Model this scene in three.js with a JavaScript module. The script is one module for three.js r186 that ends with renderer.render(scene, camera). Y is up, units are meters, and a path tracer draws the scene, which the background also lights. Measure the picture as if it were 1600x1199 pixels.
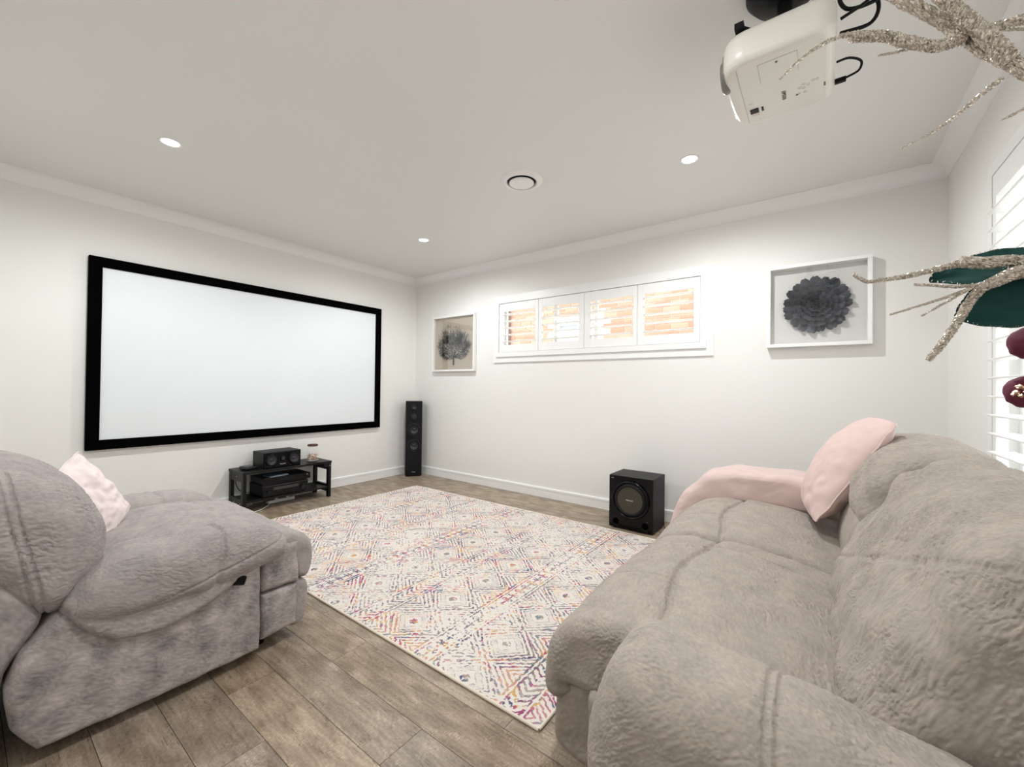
import * as THREE from 'three';
import { RoundedBoxGeometry } from 'three/addons/geometries/RoundedBoxGeometry.js';
import { mergeGeometries, toCreasedNormals } from 'three/addons/utils/BufferGeometryUtils.js';
import { FontLoader } from 'three/addons/loaders/FontLoader.js';
import { TextGeometry } from 'three/addons/geometries/TextGeometry.js';
import { createNoise2D, createNoise3D } from 'simplex-noise';

// ---------------------------------------------------------------- camera, sky, exposure
// x runs along the window wall, z along the screen wall; the far corner of the room is the origin.
const scene = new THREE.Scene();
const CAM = new THREE.Vector3(4.5931, 1.1979, 3.8783), FPX = 648.2;
const camera = new THREE.PerspectiveCamera(2 * Math.atan(599.5 / FPX) * 180 / Math.PI, 1600 / 1199, 0.02, 100);
const PITCH = 0.0097, YAW = 0.6404, ROLL = 0.0117;
const FW = new THREE.Vector3(-Math.sin(YAW) * Math.cos(PITCH), Math.sin(PITCH), -Math.cos(YAW) * Math.cos(PITCH));
const RT0 = new THREE.Vector3().crossVectors(FW, new THREE.Vector3(0, 1, 0)).normalize();
const UP0 = new THREE.Vector3().crossVectors(RT0, FW);
const RT = RT0.clone().multiplyScalar(Math.cos(ROLL)).addScaledVector(UP0, Math.sin(ROLL));
const UPV = UP0.clone().multiplyScalar(Math.cos(ROLL)).addScaledVector(RT0, -Math.sin(ROLL));
camera.position.copy(CAM); camera.up.copy(UPV); camera.lookAt(CAM.clone().add(FW)); camera.updateMatrixWorld();
const renderer = new THREE.WebGLRenderer({ antialias: true });
renderer.toneMapping = THREE.LinearToneMapping;
renderer.toneMappingExposure = 1.0;
renderer.shadowMap.enabled = true;
scene.background = new THREE.Color().setRGB(0.93, 0.97, 1.0);
scene.backgroundIntensity = 3.3;
// the sun stands behind the house: it lights the neighbour's wall and the yard, none of it falls into the room
const sun = new THREE.DirectionalLight(new THREE.Color().setRGB(1, 0.97, 0.92), 1.2);
sun.position.set(2 - 2.6, 8, 6); sun.target.position.set(2, 0, 0); sun.castShadow = true; sun.shadow.mapSize.set(2048, 2048);
Object.assign(sun.shadow.camera, { left: -12, right: 14, top: 12, bottom: -12, near: 0.1, far: 40 });
scene.add(sun, sun.target);
const LAMP = 6.9, LAMPC = new THREE.Color().setRGB(0.975, 0.99, 1.0);

// ---------------------------------------------------------------- helpers
let seed = 20240517;
const rnd = () => { seed = (seed + 0x6D2B79F5) | 0; let t = Math.imul(seed ^ (seed >>> 15), 1 | seed); t = (t + Math.imul(t ^ (t >>> 7), 61 | t)) ^ t; return ((t ^ (t >>> 14)) >>> 0) / 4294967296; };
const n2 = createNoise2D(rnd), n3 = createNoise3D(rnd);
const clamp = (x, a = 0, b = 1) => Math.min(b, Math.max(a, x));
const sstep = (a, b, x) => { const t = clamp((x - a) / (b - a)); return t * t * (3 - 2 * t); };
const lerp = (a, b, t) => a + (b - a) * t;
const V = (x, y, z) => new THREE.Vector3(x, y, z);
const ROOM = { L: 5.257, D: 4.15, H: 2.7 };
const used = {};
function numbered(n) { const k = used[n] = (used[n] ?? -1) + 1; return k ? `${n}_${String(k).padStart(3, '0')}` : n; }
function shadows(o) { o.traverse(m => { if (m.isMesh) { m.castShadow = true; m.receiveShadow = true; } }); return o; }
const H1 = s => new THREE.Color(s);
const std = (color, roughness = 0.6, extra = {}) => new THREE.MeshStandardMaterial({ color: H1(color), roughness, ...extra });
const phys = (color, roughness = 0.6, extra = {}) => new THREE.MeshPhysicalMaterial({ color: H1(color), roughness, ...extra });
function part(name, geo, mat, parent, label) {
  const g = Array.isArray(geo) ? (geo.length > 1 ? mergeGeometries(geo.map(x => { const y = x.index ? x.toNonIndexed() : x; for (const k of Object.keys(y.attributes)) if (!['position', 'normal', 'uv'].includes(k)) y.deleteAttribute(k); return y; })) : geo[0]) : geo;
  const m = new THREE.Mesh(g, mat); m.name = name; m.castShadow = m.receiveShadow = true;
  if (label) m.userData.label = label;
  parent.add(m); return m;
}
function thing(name, label, category, at = [0, 0, 0], group, turn = 0) {
  const o = new THREE.Group(); o.name = numbered(name); o.position.set(...at); o.rotation.y = turn;
  o.userData = { label, category }; if (group) o.userData.group = group;
  scene.add(o); return o;
}
function structure(name, label, category = 'structure') {
  const o = new THREE.Group(); o.name = name; o.userData = { kind: 'structure', label, category }; scene.add(o); return o;
}
// box from min to max, uv in metres
function bx(x0, y0, z0, x1, y1, z1) {
  const g = new THREE.BoxGeometry(x1 - x0, y1 - y0, z1 - z0); g.translate((x0 + x1) / 2, (y0 + y1) / 2, (z0 + z1) / 2);
  return metreUV(g);
}
function metreUV(g) {
  const p = g.attributes.position, n = g.attributes.normal, uv = new Float32Array(p.count * 2);
  for (let i = 0; i < p.count; i++) {
    const ax = Math.abs(n.getX(i)), ay = Math.abs(n.getY(i)), az = Math.abs(n.getZ(i));
    if (ay >= ax && ay >= az) { uv[2 * i] = p.getX(i); uv[2 * i + 1] = p.getZ(i); }
    else if (ax >= az) { uv[2 * i] = p.getZ(i); uv[2 * i + 1] = p.getY(i); }
    else { uv[2 * i] = p.getX(i); uv[2 * i + 1] = p.getY(i); }
  }
  g.setAttribute('uv', new THREE.BufferAttribute(uv, 2)); return g;
}
function rbx(x0, y0, z0, x1, y1, z1, r = 0.004, s = 2) {
  const m = Math.min(x1 - x0, y1 - y0, z1 - z0) / 2 - 1e-4;
  const g = new RoundedBoxGeometry(x1 - x0, y1 - y0, z1 - z0, s, Math.min(r, m)); g.translate((x0 + x1) / 2, (y0 + y1) / 2, (z0 + z1) / 2); return g;
}
function cylZ(r0, r1, h, seg = 40) { const g = new THREE.CylinderGeometry(r0, r1, h, seg); g.rotateX(Math.PI / 2); return g; }
function lathe(pts, seg = 48) { return new THREE.LatheGeometry(pts.map(p => new THREE.Vector2(p[0], p[1])), seg); }
function tube(pts, r, seg = 40, rs = 8) { return new THREE.TubeGeometry(new THREE.CatmullRomCurve3(pts.map(p => V(...p))), seg, r, rs, false); }
function dataTex(w, h, fn, srgb = true, rep = true) {
  const d = new Uint8Array(w * h * 4);
  for (let y = 0; y < h; y++) for (let x = 0; x < w; x++) { const c = fn(x, y), i = (y * w + x) * 4; d[i] = clamp(c[0], 0, 255); d[i + 1] = clamp(c[1], 0, 255); d[i + 2] = clamp(c[2], 0, 255); d[i + 3] = 255; }
  const t = new THREE.DataTexture(d, w, h); t.magFilter = THREE.LinearFilter; t.minFilter = THREE.LinearMipmapLinearFilter; t.generateMipmaps = true;
  if (srgb) t.colorSpace = THREE.SRGBColorSpace; if (rep) t.wrapS = t.wrapT = THREE.RepeatWrapping; t.needsUpdate = true; return t;
}
// a point in the room found along the line of sight through a pixel of the photograph, at a given depth
function at(px, py, depth) { return CAM.clone().addScaledVector(FW, depth).addScaledVector(RT, (px - 800) / FPX * depth).addScaledVector(UPV, -(py - 599.5) / FPX * depth); }

// ---- soft upholstery: signed distance fields meshed with surface nets
const smin = (a, b, k) => { const h = Math.max(k - Math.abs(a - b), 0) / k; return Math.min(a, b) - h * h * k * 0.25; };
const smax = (a, b, k) => -smin(-a, -b, k);
function smooth2(pts, n = 5) {   // closed Catmull-Rom polygon
  const out = [], N = pts.length;
  for (let i = 0; i < N; i++) {
    const [a, b, c, d] = [pts[(i + N - 1) % N], pts[i], pts[(i + 1) % N], pts[(i + 2) % N]];
    for (let k = 0; k < n; k++) {
      const t = k / n, t2 = t * t, t3 = t2 * t;
      out.push([0, 1].map(j => 0.5 * (2 * b[j] + (c[j] - a[j]) * t + (2 * a[j] - 5 * b[j] + 4 * c[j] - d[j]) * t2 + (3 * b[j] - a[j] - 3 * c[j] + d[j]) * t3)));
    }
  }
  return out;
}
function polyField(pts, n = 5) {  // signed distance to a smoothed closed outline, tabulated on a fine grid
  const P = smooth2(pts, n), xs = P.map(p => p[0]), ys = P.map(p => p[1]), M = 0.2, h = 0.006;
  const x0 = Math.min(...xs) - M, y0 = Math.min(...ys) - M, nx = Math.ceil((Math.max(...xs) + M - x0) / h) + 1, ny = Math.ceil((Math.max(...ys) + M - y0) / h) + 1;
  const T = new Float32Array(nx * ny);
  for (let j = 0; j < ny; j++) for (let i = 0; i < nx; i++) {
    const x = x0 + i * h, y = y0 + j * h; let d = 1e9, s = 1;
    for (let k = 0, m = P.length - 1; k < P.length; m = k++) {
      const ex = P[m][0] - P[k][0], ey = P[m][1] - P[k][1], wx = x - P[k][0], wy = y - P[k][1];
      const t = clamp((wx * ex + wy * ey) / (ex * ex + ey * ey + 1e-12)), bx_ = wx - ex * t, by_ = wy - ey * t;
      d = Math.min(d, bx_ * bx_ + by_ * by_);
      const c1 = y >= P[k][1], c2 = y < P[m][1], c3 = ex * wy > ey * wx;
      if ((c1 && c2 && c3) || (!c1 && !c2 && !c3)) s = -s;
    }
    T[j * nx + i] = s * Math.sqrt(d);
  }
  return (x, y) => {
    const fx = clamp((x - x0) / h, 0, nx - 1.001), fy = clamp((y - y0) / h, 0, ny - 1.001), i = fx | 0, j = fy | 0, a = fx - i, b = fy - j, q = j * nx + i;
    const v = lerp(lerp(T[q], T[q + 1], a), lerp(T[q + nx], T[q + nx + 1], a), b);
    const ox = Math.max(x0 - x, x - (x0 + (nx - 1) * h), 0), oy = Math.max(y0 - y, y - (y0 + (ny - 1) * h), 0);
    return v + Math.hypot(ox, oy);
  };
}
// an outline carried from c0 to c1 with rounded (puffy) ends
function pad(field, c0, c1, r, puff = 0) {
  const c = (c0 + c1) / 2, hw = (c1 - c0) / 2;
  return (x, y, w) => { const t = Math.abs(w - c) / hw; const a = field(x, y) + r - puff * (1 - Math.min(t * t, 1.4)), b = Math.abs(w - c) - hw + r; return Math.min(Math.max(a, b), 0) + Math.hypot(Math.max(a, 0), Math.max(b, 0)) - r; };
}
function rboxF(x0, y0, z0, x1, y1, z1, r) {
  const c = [(x0 + x1) / 2, (y0 + y1) / 2, (z0 + z1) / 2], h = [(x1 - x0) / 2 - r, (y1 - y0) / 2 - r, (z1 - z0) / 2 - r];
  return (x, y, z) => { const a = Math.abs(x - c[0]) - h[0], b = Math.abs(y - c[1]) - h[1], d = Math.abs(z - c[2]) - h[2]; return Math.min(Math.max(a, b, d), 0) + Math.hypot(Math.max(a, 0), Math.max(b, 0), Math.max(d, 0)) - r; };
}
function capF(a, b, ra, rb) {
  const ab = b.map((v, i) => v - a[i]), L = ab.reduce((s, v) => s + v * v, 0);
  return (x, y, z) => { const p = [x - a[0], y - a[1], z - a[2]], t = clamp((p[0] * ab[0] + p[1] * ab[1] + p[2] * ab[2]) / L); return Math.hypot(p[0] - ab[0] * t, p[1] - ab[1] * t, p[2] - ab[2] * t) - lerp(ra, rb, t); };
}
const seam = (v, at_, depth = 0.007, w = 0.007) => { const t = (v - at_) / w; return Math.abs(t) > 3 ? 0 : depth * Math.exp(-t * t); };
function surfaceNets(f, lo, hi, h) {
  const n = [0, 1, 2].map(i => Math.ceil((hi[i] - lo[i]) / h) + 2), [nx, ny, nz] = n, B = 6;
  const T = new Float32Array(nx * ny * nz).fill(1), live = [];
  const idx = (i, j, k) => (k * ny + j) * nx + i;
  const seen = new Uint8Array(nx * ny * nz);
  for (let k = 0; k < nz; k += B) for (let j = 0; j < ny; j += B) for (let i = 0; i < nx; i += B) {
    const c = [i, j, k].map((v, q) => lo[q] + (v + B / 2) * h), d = f(...c);
    if (Math.abs(d) > B * h * 1.25 + 0.012) { if (d < 0) for (let kk = k; kk <= Math.min(k + B, nz - 1); kk++) for (let jj = j; jj <= Math.min(j + B, ny - 1); jj++) for (let ii = i; ii <= Math.min(i + B, nx - 1); ii++) { const q = idx(ii, jj, kk); if (!seen[q]) T[q] = -1; } continue; }
    live.push([i, j, k]);
    for (let kk = k; kk <= Math.min(k + B, nz - 1); kk++) for (let jj = j; jj <= Math.min(j + B, ny - 1); jj++) for (let ii = i; ii <= Math.min(i + B, nx - 1); ii++) { const q = idx(ii, jj, kk); if (!seen[q]) { seen[q] = 1; T[q] = f(lo[0] + ii * h, lo[1] + jj * h, lo[2] + kk * h); } }
  }
  const vid = new Int32Array(nx * ny * nz).fill(-1), pos = [], quads = [];
  const E = [[0, 1], [2, 3], [4, 5], [6, 7], [0, 2], [1, 3], [4, 6], [5, 7], [0, 4], [1, 5], [2, 6], [3, 7]];
  for (const [bi, bj, bk] of live) for (let k = bk; k < Math.min(bk + B, nz - 1); k++) for (let j = bj; j < Math.min(bj + B, ny - 1); j++) for (let i = bi; i < Math.min(bi + B, nx - 1); i++) {
    const c = []; let m = 0;
    for (let q = 0; q < 8; q++) { const v = T[idx(i + (q & 1), j + ((q >> 1) & 1), k + (q >> 2))]; c.push(v); if (v < 0) m |= 1 << q; }
    if (m === 0 || m === 255) continue;
    let sx = 0, sy = 0, sz = 0, s = 0;
    for (const [a, b] of E) if ((c[a] < 0) !== (c[b] < 0)) { const t = c[a] / (c[a] - c[b]); sx += lerp(a & 1, b & 1, t); sy += lerp((a >> 1) & 1, (b >> 1) & 1, t); sz += lerp(a >> 2, b >> 2, t); s++; }
    vid[idx(i, j, k)] = pos.length / 3; pos.push(lo[0] + (i + sx / s) * h, lo[1] + (j + sy / s) * h, lo[2] + (k + sz / s) * h);
  }
  const quad = (a, b, c, d, flip) => { if (a < 0 || b < 0 || c < 0 || d < 0) return; if (flip) quads.push(a, c, b, a, d, c); else quads.push(a, b, c, a, c, d); };
  for (const [bi, bj, bk] of live) for (let k = bk; k < Math.min(bk + B, nz - 1); k++) for (let j = bj; j < Math.min(bj + B, ny - 1); j++) for (let i = bi; i < Math.min(bi + B, nx - 1); i++) {
    const q = idx(i, j, k), v0 = T[q] < 0;
    if (j > 0 && k > 0 && v0 !== (T[idx(i + 1, j, k)] < 0)) quad(vid[idx(i, j - 1, k - 1)], vid[idx(i, j, k - 1)], vid[q], vid[idx(i, j, k) - nx], !v0);
    if (i > 0 && k > 0 && v0 !== (T[idx(i, j + 1, k)] < 0)) quad(vid[idx(i - 1, j, k - 1)], vid[idx(i - 1, j, k)], vid[q], vid[idx(i, j, k - 1)], !v0);
    if (i > 0 && j > 0 && v0 !== (T[idx(i, j, k + 1)] < 0)) quad(vid[idx(i - 1, j - 1, k)], vid[idx(i, j - 1, k)], vid[q], vid[idx(i - 1, j, k)], !v0);
  }
  const g = new THREE.BufferGeometry(); g.setAttribute('position', new THREE.Float32BufferAttribute(pos, 3)); g.setIndex(quads); g.computeVertexNormals(); return g;
}
// one upholstered piece: mesh the field, press the fabric's wrinkles into it, mottle the nap
function soft(name, f, lo, hi, h, mat, parent, o = {}) {
  const { dir = [0, 0, 1], wl = 0.0085, amp = 0.0020, lump = 0.004, base = [0, 0, 0], tone = 0.13, long = 4.5, fold = 0.0016, patch = 1 } = o;
  const g = surfaceNets(f, lo, hi, h), p = g.attributes.position, n = g.attributes.normal, col = new Float32Array(p.count * 3);
  const L = Math.hypot(...dir), t = dir.map(v => v / L);
  for (let i = 0; i < p.count; i++) {
    const x = p.getX(i), y = p.getY(i), z = p.getZ(i);
    const wob = 0.010 * n3(x * 11, y * 11, z * 11);
    const s = (x * t[0] + y * t[1] + z * t[2]) * (1 / long - 1);
    const qx = (x + s * t[0] + wob) / wl, qy = (y + s * t[1] + wob) / wl, qz = (z + s * t[2] - wob) / wl;
    const a = n3(qx, qy, qz), r = 1 - Math.abs(a), b = n3(qx * 0.5 + 9, qy * 0.5, qz * 0.5);
    const mask = 0.35 + 0.65 * sstep(-0.5, 0.5, n3(x * 5 + 3, y * 5, z * 5));
    const big = n3(qx * 0.42 + 3, qy * 0.42, qz * 0.42 + 5);
    const d = -amp * mask * (1.5 * r * r * r + 0.5 * b) - fold * mask * Math.pow(1 - Math.abs(big), 3) + lump * n3(x * 6.5, y * 6.5 + 7, z * 6.5);
    p.setXYZ(i, x + n.getX(i) * d - base[0], y + n.getY(i) * d - base[1], z + n.getZ(i) * d - base[2]);
    // crushed nap: streaks and patches of pile brushed one way or the other
    const m = n3(x * 8 + 31, y * 8, z * 8) * 0.5 * patch + n3(x * 24 + 3, y * 13, z * 13) * 0.3 * (patch - 1) + n3(x * 21, y * 21 + 5, z * 21) * 0.4 + n3(x * 70, y * 70, z * 70 + 8) * 0.3 + n3(qx + 50, qy, qz) * 0.75;
    const c = 1 + tone * m;
    col[3 * i] = c; col[3 * i + 1] = c * (1 - 0.01 * m); col[3 * i + 2] = c * (1 - 0.025 * m);
  }
  g.setAttribute('color', new THREE.BufferAttribute(col, 3)); g.computeVertexNormals();
  return part(name, g, mat, parent, o.label);
}
// square scatter cushion: two puffed faces meeting in a seam
function cushionGeo(W, Hh, T, seedK = 0, n = 72) {
  const pos = [], ix = [];
  for (let s = 0; s < 2; s++) for (let j = 0; j <= n; j++) for (let i = 0; i <= n; i++) {
    const u = Math.sin((i / n - 0.5) * Math.PI), v = Math.sin((j / n - 0.5) * Math.PI);
    const e = Math.pow(Math.max(0, (1 - u * u) * (1 - v * v)), 0.62);
    const pin = Math.sqrt(1 - 0.06 * v * v), pinv = Math.sqrt(1 - 0.06 * u * u);
    const w = (0.007 * n2(u * 1.6 + seedK, v * 1.6 + s * 5) + 0.0022 * n2(u * 4 + seedK, v * 4 + s * 3) + 0.0006 * n2(u * 9 + seedK, v * 9)) * Math.min(1, e * 2.5);
    pos.push(u * W / 2 * pin, v * Hh / 2 * pinv, (s ? -1 : 1) * (e * T / 2 + w) + 0.004 * n2(u * 3 + seedK, v * 3) * 1.2);
  }
  const N = (n + 1) * (n + 1);
  for (let s = 0; s < 2; s++) for (let j = 0; j < n; j++) for (let i = 0; i < n; i++) { const a = s * N + j * (n + 1) + i, b = a + 1, c = a + n + 2, d = a + n + 1; if (s) ix.push(a, c, b, a, d, c); else ix.push(a, b, c, a, c, d); }
  const g = new THREE.BufferGeometry(); g.setAttribute('position', new THREE.Float32BufferAttribute(pos, 3)); g.setIndex(ix); g.computeVertexNormals(); return g;
}

function cushionPiping(W, Hh, r, seedK) { // cord sewn round the rim of a cushion
  const pts = []; for (let k = 0; k < 80; k++) { const a = k / 20, q = Math.floor(a), t = Math.sin((a - q - 0.5) * Math.PI), [u, v] = [[t, -1], [1, t], [-t, 1], [-1, -t]][q]; pts.push(V(u * W / 2 * Math.sqrt(1 - 0.06 * v * v), v * Hh / 2 * Math.sqrt(1 - 0.06 * u * u), 0.0048 * n2(u * 3 + seedK, v * 3))); }
  return new THREE.TubeGeometry(new THREE.CatmullRomCurve3(pts, true), 240, r, 8, true);
}

// ---------------------------------------------------------------- materials
const plasterBump = dataTex(512, 512, (x, y) => { const v = 128 + 40 * n2(x * 0.06, y * 0.06) + 45 * n2(x * 0.21, y * 0.21); return [v, v, v]; }, false);
const M = {};
M.wall = std('#eeede9', 0.72, { bumpMap: plasterBump, bumpScale: 0.0003 });
M.ceiling = std('#e9e8e4', 0.5, { bumpMap: plasterBump, bumpScale: 0.0002 });
M.trim = std('#f3f3f1', 0.34);
M.shutter = std('#f4f4f2', 0.34);
M.glass = phys('#ffffff', 0.0, { transmission: 1, thickness: 0, ior: 1.5 });
M.black = phys('#060608', 0.5, { specularIntensity: 0.45 });
M.velvetBlack = phys('#020202', 1, { specularIntensity: 0.1 });
M.blackWood = phys('#0e0e13', 0.45, { specularIntensity: 0.5 });
M.gloss = phys('#040406', 0.2, { specularIntensity: 0.45 });
M.cone = phys('#1f1f25', 0.4, { specularIntensity: 1 });
M.rubber = phys('#070709', 0.45, { specularIntensity: 0.6 });
M.silver = std('#c9c9cb', 0.3, { metalness: 0.8 });
M.whiteFrame = std('#f4f4f2', 0.4);

// ---------------------------------------------------------------- room shell
const { L, D, H } = ROOM, TH = 0.14;
const W1 = { x0: 1.50, x1: 3.775, y0: 1.59, y1: 2.205 };           // opening in the window wall
const W2 = { z0: 0.86, z1: 2.9, y0: 0.42, y1: 2.28 };              // opening in the right wall
{
  const wl = structure('wall_left', 'off white plaster wall carrying the projector screen', 'wall');
  part('wall_face', bx(-TH, 0, -TH, 0, H, D + TH), M.wall, wl);
  const wb = structure('wall_back', 'off white plaster wall with the long high window', 'wall');
  part('wall_face', [bx(0, 0, -TH, W1.x0, H, 0), bx(W1.x1, 0, -TH, L, H, 0), bx(W1.x0, 0, -TH, W1.x1, W1.y0, 0), bx(W1.x0, W1.y1, -TH, W1.x1, H, 0)], M.wall, wb);
  const wr = structure('wall_right', 'off white plaster wall with the shuttered window behind the sofa', 'wall');
  part('wall_face', [bx(L, 0, -TH, L + TH, H, W2.z0), bx(L, 0, W2.z1, L + TH, H, D + TH), bx(L, 0, W2.z0, L + TH, W2.y0, W2.z1), bx(L, W2.y1, W2.z0, L + TH, H, W2.z1)], M.wall, wr);
  const wf = structure('wall_front', 'off white plaster wall behind the armchair', 'wall');
  part('wall_face', bx(0, 0, D, L, H, D + TH), M.wall, wf);
  const ce = structure('ceiling', 'flat white ceiling with downlights', 'ceiling');
  part('ceiling_face', bx(-TH, H, -TH, L + TH, H + 0.12, D + TH), M.ceiling, ce);
  // cove cornice: a concave quarter with small steps at both edges
  const prof = [[0, 0], [0.0, -0.09], [0.006, -0.09], [0.006, -0.084]];
  for (let k = 0; k <= 8; k++) { const a = k / 8 * Math.PI / 2; prof.push([0.007 + 0.079 * (1 - Math.cos(a)), -0.083 + 0.079 * Math.sin(a)]); }
  prof.push([0.09, -0.004], [0.09, 0]);
  const cove = (len) => { const s = new THREE.Shape(prof.map(p => new THREE.Vector2(p[0], p[1]))); return new THREE.ExtrudeGeometry(s, { depth: len, bevelEnabled: false }); };
  const tr = (n, g, lab) => { const t = structure(n, lab, 'cornice'); part('cove_moulding', g, M.trim, t); };
  const cl = cove(D); cl.translate(0, H, 0); tr('trim_1', cl, 'white cove cornice above the projector screen');
    { const g = cove(L); g.rotateY(-Math.PI / 2); g.translate(L, H, 0); tr('trim_2', g, 'white cove cornice above the high window'); }
  { const g = cove(D); g.rotateY(Math.PI); g.translate(L, H, D); tr('trim_3', g, 'white cove cornice above the right wall'); }
  { const g = cove(L); g.rotateY(Math.PI / 2); g.translate(0, H, D); tr('trim_4', g, 'white cove cornice above the armchair wall'); }
  // baseboards with a groove
  const bprof = [[0, 0], [0.017, 0], [0.017, 0.073], [0.010, 0.0735], [0.010, 0.0775], [0.017, 0.078], [0.017, 0.098], [0.012, 0.106], [0, 0.108]];
  const bb = (len) => new THREE.ExtrudeGeometry(new THREE.Shape(bprof.map(p => new THREE.Vector2(p[0], p[1]))), { depth: len, bevelEnabled: false });
  const bt = (n, g, lab) => { const t = structure(n, lab, 'baseboard'); part('skirting', g, M.trim, t); };
  bt('baseboard_left', bb(D), 'white grooved skirting below the projector screen');
  { const g = bb(L); g.rotateY(-Math.PI / 2); g.translate(L, 0, 0); bt('baseboard_back', g, 'white grooved skirting below the high window'); }
  { const g = bb(D); g.rotateY(Math.PI); g.translate(L, 0, D); bt('baseboard_right', g, 'white grooved skirting behind the sofa'); }
  { const g = bb(L); g.rotateY(Math.PI / 2); g.translate(0, 0, D); bt('baseboard_front', g, 'white grooved skirting behind the armchair'); }
}
// floor: planks running along x, each a board of its own
{
  const TS = 2048, tex = dataTex(TS, TS, (x, y) => {
    const strip = Math.floor(y / 186.2), yy = y + strip * 517, xx = x + strip * 911;
    const g1 = n2(xx * 0.0035, yy * 0.045), g2 = n2(xx * 0.011 + 40, yy * 0.17), g3 = n2(xx * 0.03, yy * 0.5);
    const big = n2(xx * 0.004 + 7, yy * 0.010), warm = n2(strip * 3.3, 1.7);
    let v = 0.5 + 0.09 * g1 + 0.06 * g2 + 0.05 * g3 + 0.16 * big + 0.09 * n2(strip * 5.1, 8.2);
    // pale sawn scuffs across the board
    const sc = sstep(0.05, 0.6, n2(xx * 0.006 + 90, yy * 0.012 + strip)) * sstep(0.0, 0.8, n2(xx * 0.16, yy * 0.05) * 0.6 + n2(xx * 0.3, yy * 0.28) * 0.7);
    v += 0.40 * sc + 0.07 * n2(xx * 0.05, yy * 0.06) + 0.05 * n2(xx * 0.25, yy * 0.3);
    // dark checks and knots
    const ck = sstep(0.66, 0.86, n2(xx * 0.007 + 300, yy * 0.12)) * sstep(0.0, 0.5, n2(xx * 0.02 + 50, yy * 0.02));
    v -= 0.38 * ck; v -= 0.12 * sstep(0.6, 0.9, n2(xx * 0.012 + 800, yy * 0.03));
    v = clamp(v, 0.05, 1);
    return [lerp(90, 205, v) + 6 * warm, lerp(75, 187, v) + 2 * warm, lerp(59, 166, v) - 3 * warm];
  });
  M.plank = std('#ffffff', 0.42, { map: tex, bumpMap: tex, bumpScale: 0.0006 });
  const fl = structure('floor', 'grey brown timber look laminate plank floor', 'floor');
  part('subfloor', bx(-TH, -0.08, -TH, L + TH, -0.006, D + TH), std('#2a231d', 0.9), fl);
  const PW = 0.1755, z00 = 2.71 - PW * 16, gap = 0.0009;
  for (let r = -1; r < 25; r++) {
    const a = Math.max(0, z00 + r * PW), b = Math.min(D, z00 + (r + 1) * PW); if (b - a < 0.01) continue;
    let x = -1.2 + (r * 0.487 % 1.2 + 1.2) % 1.2; if (r === 16) x = 2.894 - 1.2 * 3; if (r === 19) x = 3.095 - 1.2 * 3;
    for (; x < L; x += 1.2) {
      const p0 = Math.max(0, x), p1 = Math.min(L, x + 1.2); if (p1 - p0 < 0.02) continue;
      const g = new THREE.BoxGeometry(p1 - p0 - gap * 2, 0.008, b - a - gap * 2); g.translate((p0 + p1) / 2, -0.004, (a + b) / 2);
      const st = Math.floor(rnd() * 11), u0 = rnd() * 0.9, P = g.attributes.position, uv = g.attributes.uv;
      for (let i = 0; i < P.count; i++) uv.setXY(i, u0 + (P.getX(i) - x) / 2, (st * 186.2 + 4 + (P.getZ(i) - a) / PW * 178) / TS);
      part('plank', g, M.plank, fl);
    }
  }
}

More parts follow.
